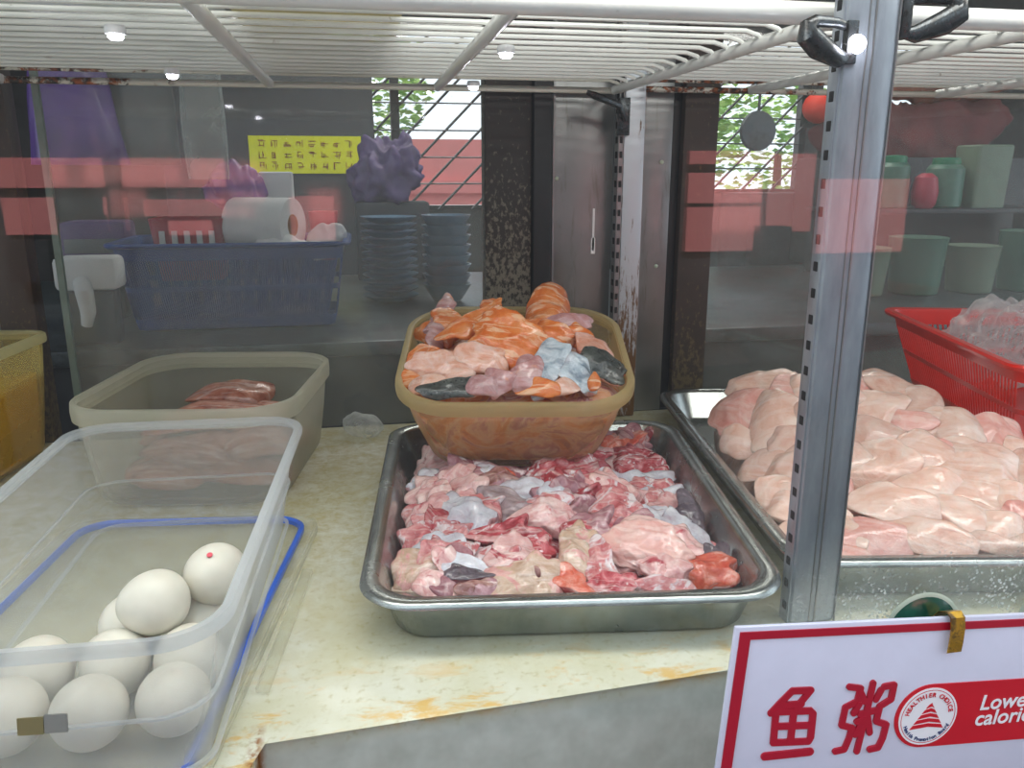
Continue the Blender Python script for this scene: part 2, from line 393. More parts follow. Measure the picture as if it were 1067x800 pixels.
M['yellow_paper'] = plain('fluorescent_yellow_paper', '#e3e600', .6, var=.06, emis='#e3e600', estr=0)
M['ink_red'] = plain('ink_brown_red', '#a06a10', .6)
M['plate_blue'] = plain('blue_grey_melamine', '#5f8098', .3, coat=.3)
M['mint'] = plain('mint_green_plastic', '#4c7462', .4); M['mint_cap'] = plain('green_cap', '#1c7c56', .35)
M['pale_green'] = plain('pale_green_plastic', '#6e7f6a', .45)
M['pink_red'] = plain('pink_red_plastic', '#b03a4c', .4)
M['maroon'] = plain('maroon_cloth', '#6a2424', .8, var=.3, scale=12)
M['orange_cloth'] = plain('orange_cloth', '#a5532c', .8, var=.25, scale=12)
M['dark_wall'] = plain('dark_tiled_wall', '#4c504e', .5, var=.25, scale=6)
M['kitchen_dark'] = plain('dark_kitchen_board', '#33363a', .5, var=.2, scale=8)
M['counter_steel'] = grime('worn_counter_steel', '#5c6468', '#3a3d3e', .55, (8, 8, 8), .35, .6)
M['lattice'] = plain('dark_iron', '#25282a', .6)
M['leaf'] = (lambda t: t.end(t.bsdf(t.ramp(t.noise(t.coord(), 3, 4), [(.35, '#4e8a3a'), (.65, '#b5d26a')]), .5)))(NT('leaves'))
M['bark'] = plain('bark', '#4a3a2a', .9)
M['lantern'] = plain('red_lantern_paper', '#f0402a', .6, var=.08)
M['pink_wall'] = plain('pink_painted_board', '#f08a88', .6, var=.06, scale=3)
M['facade'] = plain('grey_facade', '#3a3c40', .7, var=.15, scale=2)
M['dark_trim'] = plain('dark_facade_trim', '#221f26', .6)
M['pavement'] = plain('pavement', '#55565a', .8, var=.15, scale=6)
M['ceiling'] = plain('case_top_panel', '#575440', .6, var=.25, scale=9)
M['sign_white'] = plain('sign_white_acrylic', '#d9d9ea', .3, coat=.2, var=.03, scale=40)
M['sign_red'] = plain('sign_red', '#b3142e', .35, var=.04); M['sign_red2'] = plain('sign_label_red', '#cc1226', .35, var=.04)
M['sign_blue'] = plain('sign_navy', '#26386e', .4); M['print_white'] = plain('print_white', '#f2f0f2', .4, var=.02)
M['brass'] = grime('worn_brass', '#c99a3c', '#5f4416', .50, (90, 90, 90), .28, .9)
M['cup_green'] = plain('dark_green_rubber', '#0f4a38', .25, coat=.5, var=.35, scale=80); M['cup_rim'] = plain('pale_cup_rim', '#b9c2ae', .3)
M['tape_brown'] = plain('brown_tape', '#8a7c52', .5); M['tape_grey'] = plain('grey_tape', '#8f8c86', .5)
def egg_mat():
    t = NT('salted_egg_shell'); v = t.coord(rand=True)
    c = t.ramp(t.noise(v, 30, 5, .6), [(.3, '#cfcabb'), (.7, '#e2ddd0')])
    d = t.ramp(t.noise(v, 75, 4, .6), [(.70, (0, 0, 0)), (.76, (1, 1, 1))]); c = t.mix(t.math('MULTIPLY', d, .55), c, '#5b5f48')
    return t.end(t.bsdf(c, .45, 0, t.bump(t.noise(v, 200, 3), .1, .0005), 0, .1))
M['egg'] = egg_mat(); M['stamp'] = plain('red_stamp_ink', '#d8505e', .6)
M['led'] = plain('white_led', '#ffffff', .3, emis='#f4f2ff', estr=28.0, var=0)  # glow put in for small bright white spots
M['led_body'] = plain('led_housing', '#d6d8da', .4)

# raw fish
P = {}
P['pale'] = flesh('flesh_pale_pink', [(.25, '#c98489'), (.45, '#dca6a4'), (.62, '#ecc9c4'), (.8, '#f3e2df')], 40, .4, alt=[(.3, '#8f2a36'), (.5, '#bb4a55'), (.7, '#d98086')], alt_cov=0.6)
P['rose'] = flesh('flesh_rose', [(.25, '#a03c46'), (.42, '#c96c70'), (.6, '#dc9a98'), (.8, '#eecbc8')], 45, .35, alt=[(.3, '#d9bcc0'), (.55, '#ece0e2'), (.75, '#f6f2f3')], alt_cov=0.52)
P['red'] = flesh('flesh_red', [(.25, '#7d1c26'), (.45, '#a8323d'), (.6, '#c8626a'), (.8, '#e6b4b2')], 50, .4, alt=[(.3, '#d9bcc0'), (.55, '#ece0e2'), (.75, '#f6f2f3')], alt_cov=0.56)
P['mauve'] = flesh('flesh_mauve', [(.25, '#7c4450'), (.45, '#9d6670'), (.65, '#bb8a90'), (.85, '#dcbfc0')], 38, .25, alt=[(.3, '#d9bcc0'), (.55, '#ece0e2'), (.75, '#f6f2f3')], alt_cov=0.6)
P['brown'] = flesh('flesh_brown', [(.25, '#5f3432'), (.45, '#8a5650'), (.65, '#a87c72'), (.85, '#d0aca0')], 38, .25, alt=[(.3, '#8c5560'), (.55, '#b08088'), (.75, '#cfaab0')], alt_cov=0.5)
P['tan'] = flesh('flesh_tan', [(.25, '#a88468'), (.45, '#c3a48c'), (.65, '#d8bfae'), (.85, '#ead8cc')], 42, .35, alt=[(.3, '#c98080'), (.6, '#e0b0aa')], alt_cov=0.52)
P['grey'] = flesh('flesh_grey_film', [(.25, '#85706f'), (.5, '#a8959a'), (.75, '#c9bdc0')], 35, .2, alt=[(.3, '#8c5560'), (.55, '#b08088'), (.75, '#cfaab0')], alt_cov=0.55)
P['silver'] = flesh('skin_silver_pink', [(.25, '#c06a72'), (.5, '#dca2a4'), (.75, '#f0d8d8')], 40, .3, skin=[(.3, '#b9a8b4'), (.5, '#d3d3dc'), (.7, '#eef0f4')], skin_cov=.15, alt=[(.3, '#8c5560'), (.55, '#b08088'), (.75, '#cfaab0')], alt_cov=0.5)
P['dark'] = flesh('skin_dark', [(.25, '#4a1a26'), (.5, '#7a3640'), (.75, '#a86a70')], 45, .2, skin=[(.3, '#3a3038'), (.6, '#6a5c66'), (.75, '#a59aa4')], skin_cov=.35, alt=[(.3, '#d9bcc0'), (.55, '#ece0e2'), (.75, '#f6f2f3')], alt_cov=0.62)
P['orange'] = flesh('skin_red_orange', [(.25, '#a82a30'), (.45, '#c85450'), (.65, '#dc8c84'), (.85, '#eec8c0')], 42, .3, skin=[(.3, '#c03a2c'), (.5, '#d66a52'), (.7, '#ecb4a6')], skin_cov=.15, alt=[(.3, '#c08488'), (.55, '#dcb4b2'), (.75, '#f0dcd8')], alt_cov=.50)
P['big'] = flesh('flesh_large_slice', [(.22, '#d08a86'), (.42, '#dfaaa2'), (.6, '#e6bdb4'), (.8, '#eed3cc')], 30, .3, sdir=(10, 90, 40), alt=[(.3, '#cc7e7c'), (.6, '#e2b0a8')], alt_cov=0.62)
P['so'] = flesh('salmon_orange', [(.25, '#d25e26'), (.5, '#e4803c'), (.75, '#eca268')], 30, .8, '#f6c9a2', sdir=(30, 150, 60))
P['cup'] = P['so']
P['sp'] = flesh('salmon_pale', [(.25, '#d88a68'), (.45, '#e3ab94'), (.65, '#ecc8bc'), (.85, '#f5e4e0')], 38, .4, '#f6dccb', alt=[(.3, '#d9743c'), (.6, '#e89a68')], alt_cov=0.6)
P['sk'] = flesh('salmon_mauve_flap', [(.25, '#a86a68'), (.5, '#c49494'), (.75, '#dcc0c2')], 38, .3, alt=[(.3, '#d98460'), (.6, '#e6b09a')], alt_cov=0.58)
P['sv'] = flesh('salmon_silver_skin', [(.25, '#c88a84'), (.5, '#dcb2b0'), (.75, '#efdcdc')], 36, .3, skin=[(.3, '#6e7c8c'), (.45, '#b2bfca'), (.65, '#e6edf2')], skin_cov=-.1)
P['dk'] = flesh('salmon_dark_skin', [(.25, '#c07a68'), (.5, '#dca898'), (.75, '#efd8cf')], 36, .3, skin=[(.3, '#2e312f'), (.55, '#4c504c'), (.75, '#7a7e78')], skin_cov=-.2, specks='#14161a')
P['fl'] = flesh('fillet_peach', [(.22, '#dba693'), (.42, '#e6bcaa'), (.6, '#eccdbe'), (.8, '#f3dfd4')], 26, .28, '#f7e9e2', .24, .35, sdir=(12, 90, 40))
P['fl2'] = flesh('fillet_pink', [(.22, '#d98a80'), (.42, '#e6a79b'), (.6, '#ecbdb2'), (.8, '#f3d8cf')], 26, .28, '#f7e4dc', .24, .35, sdir=(12, 90, 40))
P['meat'] = flesh('brown_pink_meat', [(.25, '#7a3e30'), (.45, '#ac6650'), (.65, '#c98a72'), (.85, '#dcb09a')], 30, .3)

# ------------------------------------------------------------------ the setting
def struct(name, mb, mat, smooth=False): return tag(mb.done(name, mat, smooth=smooth), kind='structure')
# worktop slab of the display case (ledge steps back on the right)
b = MB(); out = [(-.90, .435), (-.081, .435), (-.081, .483), (1.25, .556), (1.25, 1.172), (-.90, 1.172)]
lo = [b.bm.verts.new((x, y, -.13)) for x, y in out]; hi_ = [b.bm.verts.new((x, y, 0)) for x, y in out]
for k in range(6): b.bm.faces.new((lo[k], lo[(k+1) % 6], hi_[(k+1) % 6], hi_[k]))
b.bm.faces.new(lo[::-1]); b.bm.faces.new(hi_)
es = [e for e in b.bm.edges if abs(e.verts[0].co.z) < 1e-6 and abs(e.verts[1].co.z) < 1e-6]
bmesh.ops.bevel(b.bm, geom=es, offset=.006, segments=3, affect='EDGES', profile=.5)
wt = b.done('display_worktop', M['worktop'], angle=40); tag(wt, 'white yellow-stained worktop slab under the trays inside the display case', 'worktop')
struct('wall_front', MB().box(-.95, 1.3, .39, .43, -.9, -.13), M['facade'])
struct('window_1', MB().box(-.95, 1.3, .400, .404, -.125, .66), M['front_glass'])
struct('floor', MB().box(-2.5, 4.5, .43, 4.1, -.95, -.90), M['pavement'])
struct('ceiling', MB().box(-2.5, 4.5, 1.25, 4.1, 1.25, 1.30), M['dark_wall'])
struct('trim_1', MB().box(-.95, 1.3, .35, 1.25, .66, .70), M['ceiling'])
struct('wall_right', MB().box(4.45, 4.5, 1.2, 4.1, -.9, 1.25), M['dark_wall'])
struct('wall_left', MB().box(-2.5, -2.45, 1.2, 4.1, -.9, 1.25), M['dark_wall'])
# kitchen back wall round two window openings
b = MB(); Y0, Y1 = 4.0, 4.06
b.box(-2.5, -.10, Y0, Y1, -.9, 1.25).box(.62, 1.74, Y0, Y1, -.9, 1.25).box(2.95, 4.5, Y0, Y1, -.9, 1.25)
b.box(-.10, .62, Y0, Y1, -.9, .19).box(-.10, .62, Y0, Y1, 1.0, 1.25).box(1.74, 2.95, Y0, Y1, -.9, .26).box(1.74, 2.95, Y0, Y1, 1.0, 1.25)
struct('wall_back', b, M['dark_wall'])
def lattice_window(name, x0, x1, z0, z1):
    f = MB(); y = 4.0; w = .02
    f.box(x0, x1, y-.02, y+.02, z0, z0+w).box(x0, x1, y-.02, y+.02, z1-w, z1).box(x0, x0+w, y-.02, y+.02, z0, z1).box(x1-w, x1, y-.02, y+.02, z0, z1)
    if x0 > 1: f.box((x0+x1)/2-.13, (x0+x1)/2-.02, y-.03, y+.02, z0, z1)
    else: f.box(x0+.27, x0+.31, y-.03, y+.02, z0, z1)
    o = struct(name, f, M['lattice'])
    g = MB(); h = z1-z0; s = .16; k = -int(h/s)-1
    while x0+k*s < x1:
        a = Vector((x0+k*s, y-.04, z0)); c = Vector((x0+k*s+h, y-.04, z1))
        t0 = max(0, (x0-a.x)/h); t1 = min(1, (x1-a.x)/h)
        if t1 > t0: g.tube([a.lerp(c, t0), a.lerp(c, t1)], .006, 6)
        k += 1
    zz = z0+.12
    while zz < z1: g.tube([(x0, y-.05, zz), (x1, y-.05, zz)], .0035, 6); zz += .12
    gr = g.done('window_grille', M['lattice'], o); return o
lattice_window('window_2', -.10, .62, .19, 1.0)
lattice_window('window_3', 1.74, 2.95, .26, 1.0)
# across the lane, behind the viewer: a grey shopfront with pink boards that the front glass mirrors
FY = -3.0
BANDS = [(-3.2, -1.66, .30, .42), (-1.60, -.55, .30, .42), (-1.44, -1.24, .11, .26), (-1.05, -.96, .12, .26), (-.89, -.56, .18, .25), (-.80, -.62, .10, .16), (-.29, -.1, .07, .26), (1.55, 1.95, .40, .46), (1.55, 1.93, .22, .36), (1.55, 1.93, -.01, .20), (1.96, 2.2, .08, .45), (2.24, 2.72, -.03, .33)]
struct('wall_opposite', MB().box(-5, 5, FY-.1, FY, -.9, 2.2), M['facade'])
struct('floor_outside', MB().box(-6, 6, -5, .39, -.98, -.90), M['pavement'])
b = MB()
for x0, x1, z0, z1 in BANDS: b.box(x0, x1, FY, FY+.04, z0, z1)
struct('trim_2', b, M['pink_wall'])
b = MB()
for x in (-1.62, -1.02): b.box(x, x+.05, FY, FY+.09, -.9, .46)
for x, z in ((-1.75, .10), (-1.42, .04), (-1.2, .14), (1.9, .06)): b.box(x, x+.16, FY, FY+.12, z-.12, z+.05)
struct('trim_3', b, M['dark_trim'])

# ------------------------------------------------------------------ rear frame of the case
YR = 1.17
def column(name, x0, x1, y0, y1, mat, label, cat, z0=0.001, z1=.655):
    return tag(MB().box(x0, x1, y0, y1, z0, z1, .0015).done(name, mat, angle=30), label, cat)
struct('window_4', MB().box(-.385, .178, YR, YR+.004, .001, .655), M['rear_glass'])
struct('window_5', MB().box(.520, 1.25, YR, YR+.004, .001, .655), M['rear_glass'])
struct('window_6', MB().box(-.90, -.47, YR+.02, YR+.024, .001, .655), M['rear_glass'])
edge = MB().box(-.393, -.385, YR-.002, YR+.006, .001, .655).done('glass_edge_strip', plain('pale_green_glass_edge', '#6f7d76', .3)); tag(edge, 'pale green polished edge strip of the rear glass, far left', 'edge strip')
column('frame_post', -.47, -.425, YR-.005, YR+.03, M['brown_post'], 'dark brown upright post at the far left behind the yellow tub', 'post')
column('frame_post', .178, .244, YR-.006, YR+.03, M['dark_post'], 'dark upright post with pale grimy streaks, left of the black post', 'post')
column('frame_post', .246, .272, YR-.014, YR+.03, M['black_post'], 'black narrow upright post left of the steel panel', 'post')
def steel_panel(x0, x1, y, label, screws):
    t = thing('trim_5' if x0 < .3 else 'trim_6', ((x0+x1)/2, y, 0)); t['kind'] = 'structure'
    h = (x1-x0)/2
    MB().box(-h, h, 0, .004, .001, .655, .001).done('sheet', M['panel_steel'], t)
    MB().box(-h, -h+.003, -.006, 0, .001, .655).done('folded_edge', M['panel_steel'], t)
    for sx, sz in screws:
        s = MB().lathe([(.0030, 0), (.0030, .0006), (.0018, .0018), (.0004, .0021)], 14, Matrix.Rotation(R(90), 4, 'X')).done('screw', M['cup_rim'], t); s.location = (sx, -.001, sz)
    return t
sp1 = steel_panel(.274, .364, YR-.004, 'brushed steel panel with a white scratch between the black post and the slotted upright', [(-.038, .352)])
s = MB().box(-.0015, .0015, -.0005, .0003, .25, .31).box(-.003, .003, -.0005, .0003, .245, .268).done('scratch_mark', M['print_white'], sp1); s.location = (.018, -.0005, 0)
steel_panel(.406, .452, YR-.004, 'brushed steel panel with two screws right of the rusty aluminium upright', [(.008, .375), (.006, .225)])
up2 = thing('slotted_upright', (.385, YR-.03, 0), 0, 'rear shelf upright, white aluminium face rusted near its foot', 'upright')
MB().box(-.014, .016, 0, .02, .001, .62, .002).done('face', M['alu'], up2)
g = MB().box(-.0215, -.0145, .001, .02, .001, .62); g.done('side_channel', M['panel_steel'], up2)
g = MB(); z = .02
while z < .6: g.box(-.0222, -.0210, .006, .014, z, z+.009); g.box(-.020, -.016, .0003, .002, z, z+.009); z += .02
g.done('slots', M['black'], up2)
column('frame_post', .452, .468, YR+.004, YR+.03, M['black_post'], 'black gap post right of the two-screw steel panel', 'post')  # black strip stands in for the shade of an open gap
column('frame_post', .468, .520, YR-.008, YR+.03, M['brown_post'], 'broad dark brown stained post left of the right-hand rear glass', 'post')
# bracket under the rack at the rear upright
t = thing('shelf_bracket', (.372, YR-.03, .44), 0, 'dark greasy bracket under the rear corner of the wire rack', 'bracket')
MB().tube([(0, 0, -.012), (-.02, -.03, .008), (-.06, -.05, .018), (-.07, -.05, .022)], [.004, .005, .005, .003], 8).done('arm', M['clip_dark'], t)
MB().box(-.012, .004, -.008, .002, -.03, .02, .001).done('hook_plate', M['clip_dark'], t)

# ------------------------------------------------------------------ front slotted post
fp = thing('slotted_post', (.3525, .545, 0), 0, 'grey metal slotted shelf post standing in front between the two fish trays', 'post')
h = .0200
MB().box(-h, h, 0, .019, .001, .655, .004).done('tube', M['post_grey'], fp)
g = MB().box(.0, .0012, -.0008, .0012, .001, .655).box(-.0045, -.0037, -.0008, .0012, .001, .655).box(h-.0016, h-.0006, -.0006, .001, .001, .655)
g.done('groove_ridges', M['panel_steel'], fp)
MB().box(-h-.0012, -h+.001, .0035, .0165, .001, .655, .0006).done('slotted_strip', M['post_grey'], fp)
z = .012
g = MB()
while z < .65: g.box(-h-.0016, -h+.0008, .0065, .0128, z, z+.0075, .0008); z += .0198
g.done('slots', M['black'], fp)

# ------------------------------------------------------------------ wire racks
def rack(name, x0, x1, y0, y1, z, bars, label, dirty_rear=True, front_pipe=.0080):
    t = thing(name, ((x0+x1)/2, (y0+y1)/2, z), 0, label, 'wire rack')
    ox, oy = (x0+x1)/2, (y0+y1)/2
    MB().tube([(x0-ox, y0-oy, 0), (x1-ox-.012, y0-oy, 0), (x1-ox-.004, y0-oy+.002, 0), (x1-ox, y0-oy+.010, 0)], front_pipe, 14).done('front_pipe', M['rack_white'], t)
    MB().tube([(x1-ox, y0-oy+.008, 0), (x1-ox, y1-oy, 0)], .0062, 12).done('side_bar', M['rack_white'], t)
    MB().tube([(x0-ox, y1-oy, -.001), (x1-ox, y1-oy, -.001)], .0042, 12).done('rear_bar', M['rack_dirty'], t)
    for bx in bars:
        MB().tube([(bx-ox, y0-oy, 0), (bx-ox, y1-oy, 0)], .0062, 12).done('cross_bar', M['rack_white'], t)
    y = y0+.030; k = 0
    while y < y1-.006:
        d = .0010*math.sin(k*2.1)
        pts = [(x0-ox, y-oy, .0085), (x1-ox-.018, y-oy+d, .0088), (x1-ox-.006, y-oy+d, .0055), (x1-ox-.0005, y-oy+d-.001, .001), (x1-ox, y-oy+d-.002, -.006)]
        MB().tube(pts, .0022, 8).done('wire', M['rack_dirty'] if (y > y1-.05) else M['rack_white'], t)
        y += .0335; k += 1
    return t
rack('wire_rack', -.62, .358, .585, 1.150, .471, [-.104, .113, -.42], 'white coated wire rack hanging over the fish trays, left of the front post')
rack('wire_rack', .402, 1.15, .600, 1.150, .474, [.560, .86], 'white coated wire rack overhead, right of the front post')
# things lying on the racks, seen through the wires
def sheet(name, x0, x1, y0, y1, z, mat, label, cat):
    bm = bmesh.new(); nx, ny = 30, 20
    V = [[bm.verts.new((x0+(x1-x0)*i/nx, y0+(y1-y0)*j/ny, z+.003*noise.noise(Vector((i*.3, j*.35, z*50))) + (.006 if i in (0, nx) or j in (0, ny) else 0))) for j in range(ny+1)] for i in range(nx+1)]
    for i in range(nx):
        for j in range(ny): bm.faces.new((V[i][j], V[i+1][j], V[i+1][j+1], V[i][j+1]))
    r = bmesh.ops.solidify(bm, geom=bm.faces[:], thickness=.0015)
    me = bpy.data.meshes.new(name); bm.to_mesh(me); bm.free(); o = link(name, me, mat); return tag(o, label, cat)
sheet('stained_plastic_tray', -.095, .045, .62, 1.10, .4845, M['bag_olive'], 'olive-stained plastic tray lying on the rack between its two cross bars', 'tray')
sheet('milky_plastic_sheet', -.60, -.10, .60, 1.12, .4845, M['bag_haze'], 'milky plastic sheet lying on the left end of the wire rack', 'sheet')
# clips that hold the racks to the post
def clip(loc, sx, label):
    t = thing('shelf_clip', loc, 0, label, 'clip', None)
    MB().tube([(0, 0, .004), (-.012*sx, -.004, .006), (-.030*sx, -.008, .006), (-.036*sx, -.010, .002), (-.036*sx, -.010, -.003), (-.026*sx, -.008, -.010), (-.008*sx, -.004, -.017), (0, 0, -.016)], [.003, .0035, .004, .006, .008, .0085, .006, .003], 12).done('hook', M['clip_dark'], t)
    MB().box(-.004, .004, -.006, .004, -.020, .008, .001).done('tab', M['clip_dark'], t)
    return t
c1 = clip((.336, .548, .452), 1, 'dark metal clip hooked into the left side of the front post')
b = MB().lathe([(.001, .0035), (.005, .002), (.0062, -.001), (.004, -.003), (.001, -.0035)], 16, Matrix.Rotation(R(90), 4, 'X')).done('led_bulb', M['led'], c1); b.location = (.0, -.012, -.008)  # glowing bead stands in for a glint on the clip
clip((.378, .552, .470), -1, 'dark metal clip on the right side of the front post, under the right-hand rack')
def glow_spot(x, y, label):  # added glowing disc standing in for a bright spot under the rack
    t = thing('led_spotlight', (x, y, .4665), 0, label, 'light', 'small white spotlights under the left rack')
    MB().lathe([(.007, 0), (.008, -.003), (.0075, -.006), (.006, -.0065)], 20).done('housing', M['led_body'], t)
    MB().lathe([(.0055, -.0060), (.0055, -.0085), (.004, -.0100), (.001, -.0105)], 20).done('lens', M['led'], t)
glow_spot(-.172, .700, 'small glowing white spotlight under the left rack, nearest the left end')
glow_spot(-.186, .968, 'small glowing white spotlight at the rear left of the rack')
glow_spot(.133, .745, 'small glowing white spotlight right of the second cross bar, towards the front')
glow_spot(.144, 1.030, 'small glowing white spotlight right of the second cross bar, at the rear')

# ------------------------------------------------------------------ steel trays
def tray(loc, rz, hx, hy, taper, label):
    t = thing('steel_tray', loc, rz, label, 'tray', None)
    s = [(hx-.030, hy-.030, .030, 0), (hx-.026, hy-.026, .034, .003), (hx-.015, hy-.015, .040, .038), (hx-.003, hy-.003, .046, .0385), (hx, hy, .048, .0405), (hx-.001, hy-.001, .048, .0440), (hx-.004, hy-.004, .046, .0455),
         (hx-.0135, hy-.0135, .040, .0450), (hx-.0165, hy-.0165, .038, .0420), (hx-.027, hy-.027, .034, .007), (hx-.031, hy-.031, .030, .0035), (hx-.036, hy-.036, .026, .0028)]
    MB().loft(s, 10, taper).done('pan', M['steel'], t, angle=50)
    return t
tray((.182, .768, .001), R(-7.5), .177, .232, .040, 'stainless steel tray of red and pink fish chunks in the middle of the worktop')
tray((.562, .818, .001), R(-9.5), .180, .285, .03, 'stainless steel tray heaped with pale fish slices, behind the slotted post')

# ------------------------------------------------------------------ tubs and boxes
def tub(name, loc, rot, body_secs, rim_secs, mat, rim_mat, label, cat, extra=None):
    t = thing(name, loc, 0, label, cat); t.rotation_euler = rot
    MB().loft(body_secs, 14).done('body', mat, t, angle=60)
    MB().loft(rim_secs, 14, capa=False, capb=False).done('rim', rim_mat, t, angle=60)
    return t
def tub_secs(hx, hy, r, h, draft, th, bulge=.0):
    return [(hx-draft-.012, hy-draft-.012, r*.7, 0), (hx-draft-.003, hy-draft-.003, r*.85, .004), (hx-draft, hy-draft, r*.9, .012), (hx-draft*.45+bulge, hy-draft*.45+bulge, r, h*.5), (hx, hy, r, h),
            (hx-th, hy-th, r-th*.5, h), (hx-draft*.45-th+bulge, hy-draft*.45-th+bulge, r-th*.5, h*.5), (hx-draft-th, hy-draft-th, r*.85, .015), (hx-draft-.014, hy-draft-.014, r*.7, .005)]
def rim_ring(hx, hy, r, z0, z1, w, th):
    s = [(hx, hy, r, z0), (hx+w, hy+w, r+w, z0+.001), (hx+w+.0006, hy+w+.0006, r+w, (z0+z1)/2), (hx+w, hy+w, r+w, z1), (hx+w-.0015, hy+w-.0015, r+w, z1+.0015), (hx-th, hy-th, r-th, z1+.0012), (hx-th-.0008, hy-th-.0008, r-th, z1-.002), (hx-.0002, hy-.0002, r, z0)]
    return s
# salmon tub: leans forward, its back resting on the rear rim of the tray
TUB_TILT = R(14.0)
tb = tub('plastic_tub', (.178, .945, .0605), (TUB_TILT, 0, R(-10)), tub_secs(.127, .125, .062, .098, .024, .002), rim_ring(.127, .125, .062, .086, .100, .005, .0022), M['pp_amber'], M['pp_amber_rim'],
         'yellow-amber plastic tub heaped with salmon, leaning at the back of the middle tray', 'tub')
# frosted tub with brown meat
tub('plastic_tub', (-.184, 1.018, .001), (0, 0, R(-9)), tub_secs(.122, .142, .060, .115, .012, .0022), rim_ring(.122, .142, .060, .096, .116, .003, .0022), M['pp_frost'], M['pp_frost_rim'],
    'frosted rounded tub of brown meat slices behind the clear egg box', 'tub')
# yellow sauce tub, far left
yb = tub('plastic_tub', (-.530, 1.02, .001), (0, 0, R(-7)), tub_secs(.112, .135, .025, .158, .012, .0022), rim_ring(.112, .135, .025, .148, .159, .004, .002), M['pp_yellow'], M['pp_yellow_rim'],
    'tall yellowish tub of yellow sauce at the far left edge', 'tub')
sc = MB().loft([(.094, .117, .02, .006), (.099, .122, .02, .05), (.1015, .1245, .02, .108), (.098, .121, .02, .109)], 8).done('yellow_sauce', M['liquid']); sc.location = (-.530, 1.02, .001); sc.rotation_euler = (0, 0, R(-7))
tag(sc, 'yellow sauce filling the tall tub at the far left', 'sauce', kind='stuff')
# small clear cup in the left corner
t = thing('clear_cup', (-.395, .80, .001), 0, 'small clear plastic cup cut by the left edge, in front of the yellow tub', 'cup')
MB().lathe([(.022, 0), (.025, .002), (.036, .080), (.038, .082), (.0345, .082), (.034, .079), (.023, .004), (.001, .003)], 32).done('cup_wall', M['pp_clear'], t)
# clear egg box standing on its own lid
eb = thing('clear_storage_box', (-.183, .632, .008), R(-2), 'large clear open plastic box holding white eggs, front left', 'box')
TAP = .03
ebs = [(.081, .182, .020, 0), (.086, .188, .026, .003), (.095, .198, .030, .060), (.105, .207, .036, .106), (.1035, .2055, .035, .106), (.0933, .1963, .029, .060), (.084, .186, .025, .006), (.078, .179, .018, .004)]
MB().loft(ebs, 12, TAP).done('body', M['pp_clear'], eb, angle=60)
MB().loft([(.1045, .2065, .036, .100), (.1100, .2120, .041, .1005), (.1105, .2125, .041, .105), (.1090, .2110, .040, .1082), (.1035, .2055, .035, .1075), (.1030, .2050, .035, .104), (.1045, .2065, .036, .100)], 12, TAP, capa=False, capb=False).done('rim', M['pp_rim'], eb, angle=60)
MB().loft([(.0940, .1972, .030, .0520), (.0958, .1988, .031, .0515), (.0958, .1988, .031, .0498), (.0940, .1970, .030, .0495)], 12, TAP, capa=False, capb=False).done('moulded_ridge', M['pp_rim'], eb)
MB().loft([(.0895, .1895, .024, .004), (.0915, .1915, .025, .005), (.0915, .1915, .025, .0075), (.0885, .1885, .024, .0075)], 12, TAP, capa=False, capb=False).done('base_ridge', M['pp_rim'], eb)
g = MB().box(-.014, -.0005, -.0006, .0004, 0, .010).done('brown_tape', M['tape_brown'], eb); g.location = (.006, -.2005, .050); g.rotation_euler = (R(-7), R(2), 0)
g = MB().box(0, .012, -.0008, .0004, .0005, .0112).done('grey_tape', M['tape_grey'], eb); g.location = (.006, -.2005, .050); g.rotation_euler = (R(-7), R(2), 0)
ld = thing('box_lid', (-.203, .636, .0006), R(-7), 'milky lid with blue seal lying under the clear egg box', 'lid')
MB().loft([(.122, .205, .030, 0), (.124, .207, .032, .003), (.124, .207, .032, .0095), (.1215, .2045, .030, .010), (.120, .203, .030, .005), (.104, .196, .028, .0035)], 12, TAP).done('lid_plate', M['pp_lid'], ld, angle=50)
MB().loft([(.1065, .1980, .028, .0045), (.1115, .2030, .032, .0050), (.1115, .2030, .032, .0095), (.1085, .2000, .030, .0115), (.1065, .1980, .028, .0090), (.1065, .1980, .028, .0045)], 12, TAP, capa=False, capb=False).done('blue_seal', M['gasket'], ld)
MB().box(.128, .138, -.09, .09, .001, .006, .001).done('locking_flap', M['pp_lid'], ld)
# eggs
def egg(x, y, z, rx, ry, rz, label, stamp=False):
    bm = bmesh.new(); bmesh.ops.create_icosphere(bm, subdivisions=4, radius=1)
    for v in bm.verts:
        k = 1+.10*v.co.x; v.co = Vector((v.co.x*.0246, v.co.y*.0226*k, v.co.z*.0226*k))
    me = bpy.data.meshes.new('egg'); bm.to_mesh(me); bm.free()
    o = link('egg', me, M['egg']); o.location = (x, y, z); o.rotation_euler = (rx, ry, rz); tag(o, label, 'egg', 'white eggs in the clear box')
    if stamp:
        s = MB().lathe([(.0022, 0), (.0020, .0005), (.0004, .0006)], 12).done('red_stamp', M['stamp'], o)
        d = o.rotation_euler.to_matrix().inverted() @ Vector((.0, -.45, .88)).normalized()
        s.location = d*.0236; s.rotation_mode = 'QUATERNION'; s.rotation_quaternion = d.to_track_quat('Z', 'Y')
    return o
lay = [(-.124, .485, 'rightmost egg in the front bottom row of the clear box'), (-.172, .483, 'middle egg in the front bottom row of the clear box'), (-.221, .486, 'left egg in the front bottom row of the clear box, behind the tape'),
       (-.123, .534, 'rightmost egg in the second row of the clear box'), (-.171, .533, 'middle egg in the second row of the clear box'), (-.220, .536, 'left egg in the second row of the clear box'),
       (-.124, .584, 'egg at the right of the rear row, under the red-stamped egg'), (-.173, .583, 'egg in the rear row, under the speckled top egg')]
rnd = random.Random(2)
